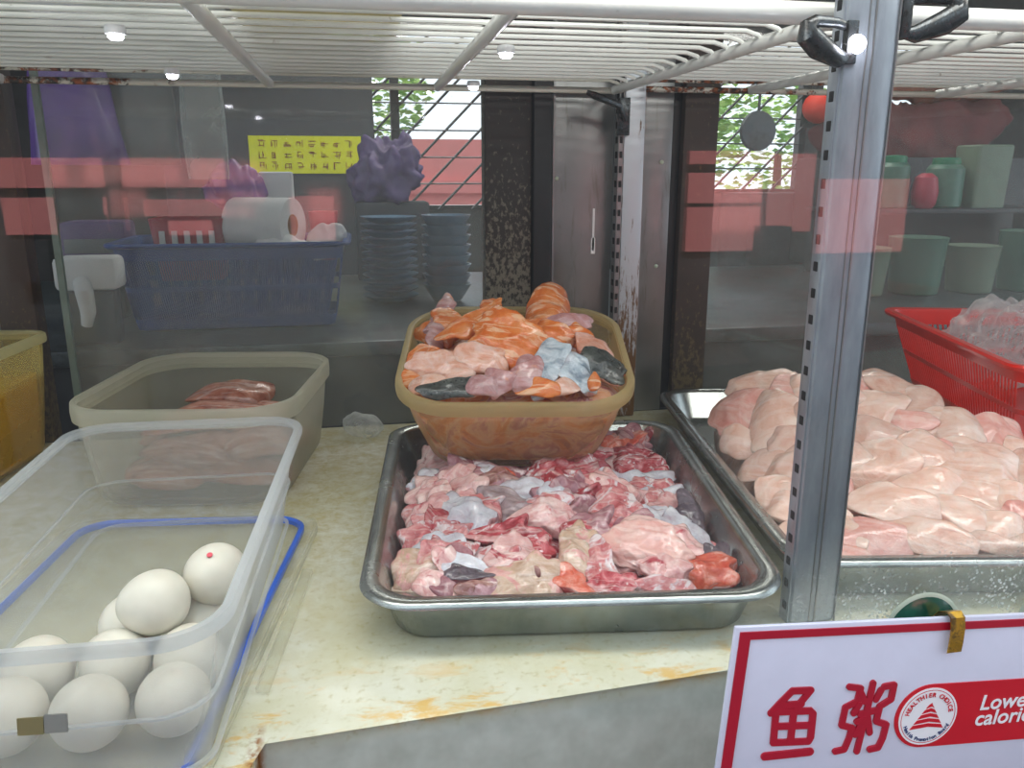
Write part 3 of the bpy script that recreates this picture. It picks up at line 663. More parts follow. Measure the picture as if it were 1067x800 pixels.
for x, y, lb in lay: egg(x-.006, y, .0345, rnd.uniform(-.3, .3), rnd.uniform(-.3, .3), 1.57*rnd.choice((1, -1))+rnd.uniform(-.2, .2), 'white '+lb)
egg(-.154, .556, .0665, .1, -.1, .1, 'white egg with dark flecks on top of the pile, left of the red-stamped egg'); egg(-.117, .585, .0700, .1, .2, 1.2, 'white egg with a red stamp on top of the pile', True)

# ------------------------------------------------------------------ red basket with a crumpled bag
def basket(loc, rz, hx, hy, h, mat, label, draft=.03, nb=46, name='plastic_basket'):
    t = thing(name, loc, rz, label, 'basket')
    MB().loft([(hx-draft-.004, hy-draft-.004, .012, 0), (hx-draft, hy-draft, .014, .003), (hx-draft+.003, hy-draft+.003, .014, h*.12), (hx-draft+.001, hy-draft+.001, .013, h*.12), (hx-draft-.004, hy-draft-.004, .012, .004)], 5).done('base', mat, t, angle=40)
    b = MB()
    def ring(z0, z1, th=.0025):
        f = lambda z: draft*(1-z/h)
        b.loft([(hx-f(z0), hy-f(z0), .015, z0), (hx-f(z1), hy-f(z1), .015, z1), (hx-f(z1)-th, hy-f(z1)-th, .014, z1), (hx-f(z0)-th, hy-f(z0)-th, .014, z0), (hx-f(z0), hy-f(z0), .015, z0)], 5, capa=False, capb=False)
    ring(h*.10, h*.14); ring(h*.46, h*.52); ring(h*.82, h)
    for ax in (0, 1):
        H = (hx, hy)[ax]; O = (hy, hx)[ax]; n = int(nb*H/max(hx, hy))
        for i in range(n):
            u = -1+2*(i+.5)/n
            for s in (-1, 1):
                p0 = [0, 0, h*.10]; p1 = [0, 0, h*.84]
                p0[ax] = u*(H-draft-.012); p1[ax] = u*(H-.012); p0[1-ax] = s*(O-draft-.0012+.003); p1[1-ax] = s*(O-.0016-draft*.16)
                b.tube([p0, p1], .00135, 4, cap=False)
    b.done('slatted_wall', mat, t, smooth=True, angle=40)
    MB().loft([(hx-.001, hy-.001, .016, h-.006), (hx+.010, hy+.010, .024, h-.004), (hx+.012, hy+.012, .026, h), (hx+.010, hy+.010, .024, h+.003), (hx-.001, hy-.001, .015, h+.002), (hx-.003, hy-.003, .013, h-.003), (hx-.001, hy-.001, .016, h-.006)], 6, capa=False, capb=False).done('rim', mat, t, angle=50)
    return t
basket((.855, .895, .047), R(-15), .115, .190, .110, M['red_plastic'], 'bright red slatted plastic basket behind the pale fish slices, right edge')
def crumple(name, half, seed, loc, mat, label, cat, amp=.35, freq=30, rot=(0, 0, 0)):
    o = link(name, lump(name, half, seed, 3, .1, .2, amp, freq, 2.2, 5, .6, .2), mat); o.location = loc; o.rotation_euler = rot; return tag(o, label, cat)
crumple('crumpled_bag', (.090, .13, .038), 11, (.868, .915, .140), M['bag_clear'], 'crumpled clear plastic bag sitting in the red basket', 'bag')
crumple('crumpled_bag', (.035, .03, .012), 12, (-.012, 1.125, .014), M['bag_clear'], 'small crumpled clear bag between frosted tub and salmon tub', 'bag')

# ------------------------------------------------------------------ fish
MID = [
 ('red',(0.1992,0.6685,0.0391),(0.989,-0.149,-0.002),(-0.039,-0.271,0.962),(0.0176,0.0158,0.0125)),
 ('pale',(0.0845,0.7276,0.0355),(0.513,0.833,0.208),(0.002,-0.243,0.97),(0.0341,0.0137,0.0112)),
 ('red',(0.3617,0.8501,0.0034),(0.955,-0.289,0.06),(-0.156,-0.322,0.934),(0.0229,0.0228,0.0167)),
 ('mauve',(0.1341,0.8298,0.0385),(0.435,-0.873,-0.219),(-0.057,-0.27,0.961),(0.0332,0.0197,0.0148)),
 ('pale',(0.2541,0.761,0.0363),(0.819,-0.522,-0.238),(-0.03,-0.453,0.891),(0.0217,0.0183,0.014)),
 ('rose',(0.0541,0.7623,0.0274),(0.875,-0.479,-0.067),(-0.236,-0.543,0.806),(0.0233,0.0158,0.0125)),
 ('red',(0.1917,0.7616,0.0397),(0.543,-0.835,-0.084),(-0.162,-0.203,0.966),(0.0313,0.0198,0.0149)),
 ('rose',(0.0993,0.7498,0.0369),(0.687,-0.726,0.003),(-0.311,-0.291,0.905),(0.0254,0.0189,0.0143)),
 ('silver',(0.1272,0.8177,0.0394),(0.406,-0.764,-0.501),(-0.073,-0.574,0.816),(0.0192,0.0117,0.01)),
 ('rose',(0.0732,0.6409,0.0331),(0.564,0.69,0.454),(-0.02,-0.538,0.843),(0.0167,0.0086,0.0081)),
 ('silver',(0.3696,0.7737,0.0038),(0.734,-0.656,-0.173),(0.02,-0.234,0.972),(0.0204,0.0281,0.0152)),
 ('red',(0.1223,0.639,0.0369),(0.944,0.323,0.064),(0.068,-0.382,0.922),(0.0195,0.0105,0.0093)),
 ('silver',(0.0567,0.6621,0.0305),(0.797,0.485,0.359),(-0.296,-0.204,0.933),(0.0138,0.0191,0.0113)),
 ('silver',(0.0752,0.827,0.0301),(0.733,-0.669,-0.126),(-0.055,-0.243,0.969),(0.0217,0.0228,0.016)),
 ('pale',(0.3542,0.7213,0.0041),(0.672,-0.705,-0.226),(-0.23,-0.489,0.841),(0.0154,0.0171,0.0122)),
 ('mauve',(0.3796,0.8856,0.0041),(0.382,-0.883,-0.274),(-0.291,-0.396,0.871),(0.0339,0.0161,0.0126)),
 ('red',(0.3906,0.8308,0.0043),(0.538,-0.841,-0.056),(-0.364,-0.291,0.885),(0.0275,0.0138,0.0113)),
 ('pale',(0.2376,0.6317,0.0349),(0.817,0.513,0.263),(-0.116,-0.301,0.947),(0.0222,0.0098,0.0089)),
 ('rose',(0.3099,0.66,0.017),(0.959,0.282,0.023),(0.091,-0.383,0.919),(0.0174,0.0125,0.0105)),
 ('rose',(0.1638,0.7279,0.0401),(0.919,-0.323,0.226),(-0.31,-0.237,0.921),(0.0211,0.015,0.012)),
 ('mauve',(0.0617,0.6318,0.0295),(0.994,-0.076,0.078),(-0.1,-0.368,0.925),(0.0167,0.0144,0.0116)),
 ('red',(0.0665,0.7103,0.0327),(0.321,-0.881,-0.349),(-0.09,-0.395,0.914),(0.0287,0.0104,0.0093)),
 ('pale',(0.0841,0.8141,0.0333),(0.594,0.501,0.629),(-0.374,-0.52,0.768),(0.0246,0.0186,0.0142)),
 ('silver',(0.0797,0.6302,0.0327),(0.934,-0.303,-0.187),(0.023,-0.473,0.881),(0.0201,0.01,0.009)),
 ('pale',(0.2819,0.6337,0.0248),(0.846,-0.405,-0.346),(0.259,-0.255,0.932),(0.0217,0.0203,0.0152)),
 ('pale',(0.2403,0.603,0.031),(0.521,-0.802,-0.291),(-0.091,-0.391,0.916),(0.022,0.011,0.0096)),
 ('pale',(0.0662,0.7324,0.0314),(0.852,0.351,0.389),(-0.323,-0.233,0.917),(0.0239,0.02,0.015)),
 ('pale',(0.0705,0.6229,0.0303),(0.648,-0.668,-0.366),(-0.015,-0.492,0.87),(0.0219,0.0112,0.0097)),
 ('pale',(0.3965,0.8951,0.0041),(0.075,-0.922,-0.379),(-0.288,-0.384,0.877),(0.0324,0.017,0.0132)),
 ('silver',(0.1782,0.7328,0.0401),(0.189,-0.909,-0.372),(0.059,-0.368,0.928),(0.0202,0.0167,0.013)),
 ('pale',(0.0626,0.8995,0.0215),(0.875,0.263,0.406),(-0.275,-0.422,0.864),(0.0317,0.03,0.021)),
 ('mauve',(0.0909,0.8299,0.0343),(0.919,-0.38,0.108),(-0.312,-0.53,0.789),(0.0259,0.0186,0.0141)),
 ('pale',(0.0434,0.7928,0.0212),(0.946,0.084,0.314),(-0.294,-0.194,0.936),(0.0236,0.0307,0.0172)),
 ('silver',(0.0804,0.72,0.034),(0.819,-0.538,0.199),(-0.34,-0.176,0.924),(0.034,0.0242,0.0175)),
 ('pale',(0.0971,0.7754,0.0365),(0.962,-0.267,0.06),(-0.175,-0.431,0.885),(0.0172,0.0167,0.013)),
 ('brown',(0.1252,0.7928,0.0387),(0.998,-0.054,-0.041),(0.016,-0.401,0.916),(0.0197,0.0184,0.014)),
 ('grey',(0.1337,0.7387,0.0399),(0.848,-0.509,0.149),(-0.317,-0.26,0.912),(0.0287,0.0147,0.0118)),
 ('silver',(0.1568,0.7722,0.0402),(0.982,0.119,0.145),(-0.104,-0.299,0.949),(0.0329,0.0128,0.0107)),
 ('red',(0.2079,0.8393,0.0382),(0.953,0.298,0.052),(0.006,-0.191,0.981),(0.0499,0.028,0.0198)),
 ('orange',(0.1332,0.8145,0.0398),(0.998,-0.056,-0.041),(0.007,-0.504,0.864),(0.0179,0.0114,0.0099)),
 ('orange',(0.309,0.9089,0.0218),(0.828,0.528,0.188),(-0.105,-0.183,0.977),(0.0509,0.0331,0.0229)),
 ('red',(0.3809,0.9932,0.004),(0.87,-0.491,0.049),(-0.149,-0.168,0.974),(0.017,0.0381,0.0132)),
 ('pale',(0.352,0.8687,0.0084),(0.882,0.444,-0.155),(0.356,-0.415,0.837),(0.045,0.0186,0.0142)),
 ('silver',(0.2984,0.806,0.0287),(0.982,0.092,-0.164),(0.188,-0.431,0.883),(0.0309,0.0129,0.0107)),
 ('rose',(0.2349,0.7672,0.039),(0.905,-0.402,-0.139),(-0.09,-0.501,0.861),(0.0281,0.0137,0.0112)),
 ('mauve',(0.2011,0.7419,0.0388),(0.774,-0.601,-0.2),(0.099,-0.197,0.975),(0.0303,0.0267,0.019)),
 ('pale',(0.1638,0.7073,0.04),(0.995,-0.023,0.099),(-0.097,-0.486,0.868),(0.032,0.0171,0.0132)),
 ('red',(0.1154,0.6817,0.0387),(0.939,-0.334,0.08),(-0.169,-0.248,0.954),(0.0251,0.0115,0.0099)),
 ('mauve',(0.1933,0.6655,0.0389),(0.936,-0.351,0.035),(-0.133,-0.259,0.957),(0.019,0.0229,0.0144)),
 ('rose',(0.2386,0.7092,0.0371),(0.987,-0.145,-0.076),(0.031,-0.291,0.956),(0.0185,0.0192,0.0141)),
 ('silver',(0.2717,0.7059,0.0317),(0.973,-0.22,-0.062),(-0.017,-0.342,0.94),(0.0267,0.0179,0.0138)),
 ('rose',(0.346,0.7658,0.0043),(0.984,-0.136,-0.118),(0.074,-0.295,0.953),(0.021,0.0324,0.0156)),
 ('silver',(0.2917,0.6695,0.0248),(0.089,-0.97,-0.225),(0.026,-0.223,0.974),(0.0268,0.0147,0.0118)),
 ('dark',(0.3406,0.6963,0.0042),(0.977,-0.17,-0.127),(0.029,-0.486,0.874),(0.013,0.0235,0.0108)),
 ('big',(0.235,0.6203,0.0316),(0.889,-0.457,-0.042),(-0.145,-0.365,0.92),(0.0453,0.0356,0.0244)),
 ('rose',(0.1887,0.6105,0.034),(0.985,-0.157,-0.072),(0.01,-0.362,0.932),(0.0178,0.0287,0.0137)),
 ('tan',(0.1712,0.6258,0.0359),(0.947,-0.319,0.029),(-0.146,-0.348,0.926),(0.0161,0.0311,0.0127)),
 ('rose',(0.0327,0.6953,0.0228),(0.975,-0.206,0.077),(-0.149,-0.362,0.92),(0.0232,0.0154,0.0122)),
 ('rose',(0.0766,0.6489,0.0329),(0.996,-0.092,-0.013),(-0.014,-0.292,0.956),(0.0289,0.0184,0.014)),
 ('pale',(0.1221,0.6383,0.0361),(0.996,-0.019,-0.084),(0.069,-0.408,0.91),(0.0183,0.0188,0.014)),
 ('dark',(0.0699,0.6217,0.0304),(0.926,-0.354,0.131),(-0.237,-0.276,0.931),(0.0181,0.0095,0.0087)),
 ('tan',(0.033,0.6417,0.0233),(0.938,-0.317,0.14),(-0.237,-0.291,0.927),(0.0224,0.0145,0.0117)),
 ('pale',(0.0518,0.618,0.0267),(0.873,-0.457,-0.17),(-0.081,-0.479,0.874),(0.0143,0.0099,0.009)),
 ('tan',(0.0249,0.6274,0.0207),(0.951,-0.279,0.13),(-0.225,-0.341,0.913),(0.0145,0.0056,0.0064)),
 ('brown',(0.0949,0.6035,0.0299),(0.986,-0.165,0.005),(-0.068,-0.375,0.924),(0.0205,0.011,0.0096)),
 ('tan',(0.1298,0.6044,0.032),(0.993,-0.101,-0.059),(-0.02,-0.641,0.768),(0.026,0.0149,0.0119)),
 ('orange',(0.1591,0.5932,0.031),(0.667,-0.693,-0.274),(-0.143,-0.479,0.866),(0.018,0.0134,0.011)),
 ('red',(0.1915,0.5834,0.0295),(0.978,-0.199,-0.062),(-0.054,-0.529,0.847),(0.0154,0.0098,0.0089)),
 ('rose',(0.2323,0.5772,0.0271),(0.968,-0.241,-0.074),(-0.095,-0.622,0.777),(0.0225,0.0074,0.0075)),
 ('orange',(0.2848,0.5969,0.0205),(0.997,-0.039,0.074),(-0.083,-0.524,0.848),(0.0282,0.0181,0.0139)),
 ('dark',(0.3121,0.609,0.0119),(0.975,-0.161,-0.153),(0.041,-0.545,0.837),(0.0117,0.0195,0.01)),
 ('mauve',(0.3314,1.0397,0.0033),(0.971,0.11,0.211),(-0.164,-0.332,0.929),(0.0273,0.0258,0.0185)),
 ('red',(0.1423,0.644,0.038),(0.915,-0.394,0.091),(-0.233,-0.329,0.915),(0.0112,0.0097,0.0088)),
 ('rose',(0.1846,0.7789,0.0402),(0.896,-0.433,-0.099),(-0.122,-0.455,0.882),(0.0197,0.014,0.0114)),
 ('rose',(0.0604,0.6996,0.0307),(0.904,-0.313,0.29),(-0.371,-0.242,0.896),(0.0224,0.0173,0.0134)),
 ('mauve',(0.222,0.6557,0.0375),(0.962,-0.072,0.263),(-0.27,-0.394,0.879),(0.0227,0.0143,0.0116)),
]
TUB = [
 ('so',(0.0697,0.9938,0.1716),(0.56,-0.773,-0.299),(-0.289,-0.52,0.804),(0.0233,0.0183,0.0125)),
 ('sk',(0.0968,1.0001,0.1852),(0.981,-0.195,0.017),(-0.114,-0.496,0.861),(0.0101,0.0388,0.0082)),
 ('so',(0.13,0.9556,0.1901),(0.931,-0.121,0.346),(-0.352,-0.551,0.756),(0.0258,0.0135,0.01)),
 ('so',(0.1108,0.9344,0.1803),(0.957,-0.265,0.116),(-0.266,-0.647,0.714),(0.024,0.0088,0.0076)),
 ('so',(0.1575,0.9661,0.1975),(0.97,-0.241,0.014),(-0.179,-0.679,0.712),(0.0115,0.0162,0.009)),
 ('so',(0.1663,0.8898,0.1773),(0.93,-0.277,-0.243),(-0.109,-0.837,0.537),(0.035,0.0228,0.0149)),
 ('cup',(0.2237,0.97,0.1971),(0.967,-0.254,0.005),(-0.128,-0.469,0.874),(0.0298,0.0241,0.0155)),
 ('sk',(0.2349,0.9258,0.1873),(0.985,-0.094,0.148),(-0.171,-0.695,0.698),(0.0289,0.0096,0.008)),
 ('so',(0.2161,0.8895,0.1773),(0.999,-0.036,-0.04),(-0.011,-0.864,0.503),(0.022,0.0163,0.0115)),
 ('so',(0.2482,0.9028,0.1768),(0.989,0.128,-0.075),(0.148,-0.804,0.576),(0.0153,0.0104,0.0084)),
 ('sp',(0.256,0.8842,0.1672),(0.826,-0.245,-0.507),(0.23,-0.676,0.7),(0.0202,0.0129,0.0097)),
 ('dk',(0.2622,0.8553,0.1528),(0.916,-0.153,-0.372),(0.172,-0.687,0.706),(0.0215,0.0157,0.0112)),
 ('sv',(0.1959,0.8397,0.1546),(0.844,-0.503,-0.187),(-0.215,-0.635,0.742),(0.0151,0.0276,0.0108)),
 ('sv',(0.2264,0.8374,0.1509),(0.957,0.267,0.113),(0.121,-0.722,0.681),(0.0166,0.0209,0.0116)),
 ('sp',(0.0805,0.872,0.1509),(0.957,-0.207,0.204),(-0.286,-0.793,0.537),(0.0278,0.0167,0.0117)),
 ('sp',(0.0654,0.8544,0.14),(0.919,-0.386,0.081),(-0.343,-0.681,0.647),(0.0169,0.0081,0.0072)),
 ('sk',(0.12,0.8267,0.141),(0.922,-0.382,0.064),(-0.342,-0.723,0.6),(0.0177,0.0077,0.007)),
 ('so',(0.1802,0.8154,0.1409),(0.965,-0.261,0.012),(-0.203,-0.72,0.664),(0.0157,0.0072,0.0067)),
 ('sp',(0.2049,0.815,0.1404),(0.976,-0.217,-0.007),(-0.158,-0.734,0.661),(0.0129,0.008,0.0072)),
 ('so',(0.2046,0.8643,0.1674),(0.931,-0.364,0.03),(-0.303,-0.724,0.619),(0.0106,0.01,0.0082)),
 ('sp',(0.1264,0.8696,0.1632),(0.918,-0.331,-0.219),(-0.129,-0.769,0.626),(0.024,0.0131,0.0098)),
 ('so',(0.0512,0.9233,0.1511),(0.763,0.326,0.558),(-0.23,-0.669,0.706),(0.0176,0.0129,0.0097)),
 ('sk',(0.1408,0.8297,0.1452),(0.951,-0.308,0.037),(-0.289,-0.834,0.47),(0.016,0.0133,0.0099)),
 ('sk',(0.1693,0.8279,0.147),(0.999,-0.007,-0.049),(0.026,-0.774,0.633),(0.0132,0.0175,0.0099)),
 ('dk',(0.0946,0.8329,0.1389),(0.993,0.059,0.097),(-0.028,-0.697,0.716),(0.0318,0.0083,0.0073)),
 ('so',(0.0493,0.8742,0.1394),(0.924,-0.374,0.081),(-0.306,-0.596,0.743),(0.0126,0.0108,0.0086)),
 ('so',(0.2428,0.8229,0.142),(0.96,-0.28,-0.001),(-0.188,-0.646,0.74),(0.0058,0.0087,0.006)),
 ('so',(0.1062,0.9931,0.1878),(0.987,-0.16,0.009),(-0.113,-0.653,0.748),(0.015,0.0128,0.0097)),
 ('sk',(0.1738,0.8489,0.16),(0.955,-0.297,0.023),(-0.246,-0.742,0.624),(0.0089,0.0065,0.0064)),
 ('so',(0.1879,0.9045,0.1846),(0.927,0.304,0.221),(0.042,-0.668,0.743),(0.0207,0.0108,0.0086)),
]
RIGHT = [
 ('fl',(0.4804,0.9076,0.0992),(0.722,-0.652,0.232),(-0.423,-0.15,0.894),(0.0373,0.0297,0.0172)),
 ('fl',(0.4781,0.8378,0.0994),(0.788,-0.615,0.039),(-0.277,-0.298,0.914),(0.0248,0.0425,0.0149)),
 ('fl',(0.4389,0.87,0.0784),(0.253,-0.967,-0.034),(-0.651,-0.196,0.733),(0.0457,0.0272,0.016)),
 ('fl',(0.4593,0.8174,0.0881),(0.795,-0.486,0.363),(-0.537,-0.284,0.795),(0.0264,0.0425,0.0157)),
 ('fl',(0.4504,0.7702,0.077),(0.755,-0.654,0.058),(-0.447,-0.448,0.774),(0.0275,0.0249,0.015)),
 ('fl',(0.4139,0.8308,0.0599),(0.655,-0.746,0.121),(-0.644,-0.467,0.606),(0.024,0.0166,0.011)),
 ('fl',(0.4063,0.7616,0.0523),(0.454,-0.869,0.197),(-0.611,-0.144,0.778),(0.0279,0.0204,0.0128)),
 ('fl',(0.4234,0.7289,0.0591),(0.529,-0.833,0.162),(-0.645,-0.271,0.714),(0.0249,0.0204,0.0128)),
 ('fl',(0.4023,0.712,0.0465),(0.746,-0.661,0.08),(-0.525,-0.509,0.683),(0.0179,0.019,0.0116)),
 ('fl',(0.3965,0.6776,0.0405),(0.821,-0.57,0.032),(-0.372,-0.491,0.788),(0.015,0.0173,0.0102)),
 ('fl',(0.6011,0.8417,0.1175),(0.934,-0.351,-0.06),(-0.018,-0.215,0.976),(0.033,0.0273,0.0161)),
 ('fl',(0.6078,0.8074,0.1104),(0.955,-0.285,-0.085),(-0.051,-0.439,0.897),(0.0378,0.0247,0.0148)),
 ('fl',(0.5633,0.7896,0.1041),(0.859,-0.489,0.153),(-0.33,-0.299,0.895),(0.0345,0.0232,0.0141)),
 ('fl',(0.6092,0.7811,0.1041),(0.937,-0.34,-0.079),(-0.06,-0.381,0.923),(0.0227,0.0293,0.0139)),
 ('fl',(0.6025,0.751,0.0964),(0.879,-0.475,-0.049),(-0.285,-0.604,0.744),(0.017,0.0224,0.0111)),
 ('fl',(0.5292,0.7361,0.0878),(0.799,-0.601,0.006),(-0.37,-0.484,0.793),(0.0304,0.02,0.0126)),
 ('fl',(0.5745,0.7637,0.0985),(0.73,-0.683,0.029),(-0.418,-0.412,0.809),(0.0296,0.0135,0.0095)),
 ('fl',(0.4972,0.6984,0.0729),(0.746,-0.665,0.037),(-0.364,-0.361,0.858),(0.037,0.0282,0.0165)),
 ('fl',(0.5518,0.6913,0.0761),(0.825,-0.565,-0.023),(-0.282,-0.447,0.849),(0.0273,0.0306,0.0161)),
 ('fl',(0.4742,0.6414,0.0534),(0.707,-0.692,0.144),(-0.514,-0.363,0.777),(0.0405,0.0192,0.0122)),
 ('fl',(0.5343,0.654,0.0633),(0.871,-0.488,-0.061),(-0.202,-0.468,0.86),(0.0284,0.0196,0.0124)),
 ('fl',(0.6268,0.7338,0.0909),(0.935,-0.34,-0.097),(-0.094,-0.503,0.859),(0.0265,0.0263,0.0156)),
 ('fl',(0.6545,0.7267,0.0879),(0.861,-0.505,-0.056),(-0.316,-0.617,0.721),(0.0315,0.0192,0.0122)),
 ('fl',(0.6675,0.7144,0.0818),(0.637,-0.64,-0.429),(0.053,-0.519,0.853),(0.0266,0.0289,0.0158)),
 ('fl',(0.597,0.6598,0.0675),(0.89,-0.449,-0.086),(-0.099,-0.373,0.923),(0.0355,0.0425,0.02)),
 ('fl',(0.6588,0.6865,0.0751),(0.86,-0.506,-0.069),(-0.179,-0.425,0.887),(0.0204,0.0259,0.0128)),
 ('fl',(0.6011,0.6319,0.0593),(0.723,-0.69,0.001),(-0.346,-0.362,0.866),(0.0184,0.0171,0.0112)),
 ('fl',(0.4497,0.6097,0.0388),(0.919,-0.381,-0.101),(-0.137,-0.548,0.825),(0.036,0.0167,0.011)),
 ('fl',(0.4891,0.5996,0.0401),(0.805,-0.592,-0.021),(-0.362,-0.519,0.774),(0.0347,0.0177,0.0115)),
 ('fl',(0.5405,0.6124,0.0487),(0.917,-0.38,-0.122),(-0.09,-0.496,0.864),(0.0341,0.0211,0.0132)),
 ('fl',(0.5668,0.5945,0.0435),(0.869,-0.486,-0.095),(-0.244,-0.588,0.771),(0.0218,0.0162,0.0108)),
 ('fl',(0.5395,0.5841,0.0378),(0.844,-0.531,-0.074),(-0.354,-0.656,0.666),(0.0316,0.011,0.0083)),
 ('fl',(0.4336,0.6198,0.0392),(0.79,-0.613,0.021),(-0.303,-0.36,0.882),(0.0141,0.0158,0.0098)),
 ('fl',(0.5977,0.7058,0.0832),(0.658,-0.752,0.044),(-0.398,-0.297,0.868),(0.0242,0.0138,0.0096)),
 ('fl',(0.5919,0.6083,0.0507),(0.849,-0.523,-0.079),(-0.26,-0.543,0.798),(0.0165,0.0129,0.0092)),
 ('fl',(0.5786,0.6928,0.0783),(0.919,-0.384,-0.091),(-0.128,-0.508,0.852),(0.0185,0.0185,0.0119)),
 ('fl',(0.571,0.5767,0.0364),(0.691,-0.722,0.011),(-0.482,-0.45,0.752),(0.0189,0.0116,0.0086)),
 ('fl',(0.4967,0.7785,0.0932),(0.842,-0.51,0.174),(-0.401,-0.378,0.834),(0.0316,0.0283,0.0166)),
 ('fl',(0.4665,0.725,0.0736),(0.412,-0.9,-0.143),(-0.296,-0.281,0.913),(0.0336,0.0266,0.0157)),
 ('fl',(0.4373,0.6808,0.056),(0.876,-0.482,-0.025),(-0.276,-0.544,0.793),(0.0245,0.02,0.0126)),
 ('fl',(0.4143,0.645,0.041),(0.635,-0.762,0.124),(-0.519,-0.303,0.799),(0.0248,0.0192,0.0122)),
 ('fl',(0.5274,0.8161,0.1071),(0.741,-0.671,0.042),(-0.287,-0.26,0.922),(0.0311,0.0292,0.017)),
 ('fl',(0.509,0.8436,0.1104),(0.903,-0.428,-0.025),(-0.188,-0.448,0.874),(0.0271,0.023,0.014)),
 ('fl',(0.3871,0.6444,0.0321),(0.784,-0.618,0.055),(-0.373,-0.398,0.838),(0.0145,0.013,0.0092)),
 ('fl',(0.3907,0.6233,0.0302),(0.81,-0.586,0.03),(-0.387,-0.496,0.777),(0.0211,0.0118,0.0087)),
 ('fl',(0.4064,0.6053,0.0295),(0.86,-0.509,-0.026),(-0.156,-0.31,0.938),(0.0241,0.0122,0.0089)),
 ('fl',(0.489,0.6228,0.0489),(0.869,-0.491,-0.059),(-0.289,-0.6,0.746),(0.0252,0.014,0.0097)),
 ('fl',(0.65,0.6496,0.0642),(0.778,-0.628,-0.034),(-0.235,-0.341,0.91),(0.0248,0.0312,0.0149)),
 ('fl',(0.6124,0.6008,0.0478),(0.766,-0.642,-0.035),(-0.275,-0.375,0.885),(0.0215,0.0218,0.0133)),
 ('fl',(0.5614,0.8418,0.1173),(0.873,-0.488,-0.019),(-0.152,-0.308,0.939),(0.0249,0.0287,0.015)),
]

def pieces(data, name, cat, group, seed0, lookmap):
    objs, looks = [], []
    for i, (ty, loc, ex, n, hf) in enumerate(data):
        rnd = random.Random(seed0+i)
        if group[0] == 'f':     # chunks in the steel tray
            me = lump(name, (hf[0]*{'big': 1.35, 'orange': 1.15}.get(ty, 1.5), hf[1]*{'big': 1.35, 'orange': 1.15}.get(ty, 1.5), hf[2]*.60), seed0+i, rnd.choice((4, 5, 6)), rnd.uniform(-.7, .7) if ty != 'big' else -.25, rnd.uniform(-.6, .6), .34 if ty != 'big' else .14, 46, 3.0, 5, .55, .55 if ty != 'big' else .15, 26)
        elif group[0] == 's':
            bd = {'cup': -2.2, 'sk': -.9}.get(ty, rnd.uniform(-.8, .3))
            me = lump(name, (hf[0]*1.42, hf[1]*1.42, hf[2]*.52), seed0+i, 3 if ty != 'so' else 4, bd, rnd.uniform(-.5, .5), .26, 40, 3.0, 5, .4, .35, 22)
        else:
            me = lump(name, (hf[0]*1.32, hf[1]*1.30, hf[2]*.52), seed0+i, rnd.choice((3, 4, 5)), rnd.uniform(-.75, .1), rnd.uniform(-.4, .4), .15, 30, 2.3, 5, .14, .22, 18)
        mk = ty if ty != 'fl' else rnd.choice(('fl', 'fl', 'fl2'))
        o = link(name, me, P[mk]); place_axes(o, loc, ex, n)
        if group[0] == 'f':
            m3 = o.rotation_quaternion.to_matrix(); zs = [(m3 @ v.co).z for v in me.vertices]; ext = max(zs)-min(zs)
            if ext > .046: me.transform(Matrix.Scale(max(.62, .046/ext), 4))
            if ty == 'big': me.transform(Matrix.Scale(.75, 4, (0, 0, 1))); o.location.z += .010; o.location.y += .006
            keep_inside(o, (.182, .768, .001), (0, R(-7.5)), .151, .206, .0045)
        elif group[0] == 's': keep_inside(o, (.178, .945, .0605), (TUB_TILT, R(-10)), .127, .123, .02)
        else: keep_inside(o, (.562, .818, .001), (0, R(-9.5)), .160, .262, .0045)
        o['category'] = cat; o['group'] = group; objs.append(o); looks.append(lookmap.get(mk, ''))
    return objs, looks
LK = {'pale': 'pale pink fish chunk', 'mauve': 'dusky mauve fish chunk', 'silver': 'silver-skinned fish chunk', 'brown': 'brownish fish chunk', 'grey': 'greyish filmy fish flap', 'red': 'dark red fish chunk', 'orange': 'orange-red skinned fish chunk',
      'rose': 'rose pink fish chunk', 'dark': 'dark-skinned fish chunk', 'big': 'large pale pink fish slice', 'tan': 'tan-coloured fish chunk'}
o_, l_ = pieces(MID, 'fish_chunk', 'fish', 'fish chunks in the middle steel tray', 100, LK); rank_labels(o_, l_, 7, 'in middle steel tray')
LK = {'so': 'orange salmon piece', 'cup': 'curled orange salmon piece', 'sk': 'mauve-pink salmon flap', 'sp': 'pale pink salmon piece', 'dk': 'dark grey-skinned salmon piece', 'sv': 'silver-skinned salmon piece'}
o_, l_ = pieces(TUB, 'salmon_piece', 'salmon', 'salmon pieces in the amber tub', 300, LK); rank_labels(o_, l_, 3, 'in amber tub')
LK = {'fl': 'pale peach fish slice', 'fl2': 'pinkish fish slice'}
o_, l_ = pieces(RIGHT, 'fish_slice', 'fish', 'pale fish slices heaped in the right tray', 500, LK); rank_labels(o_, l_, 6, 'in right-hand tray')
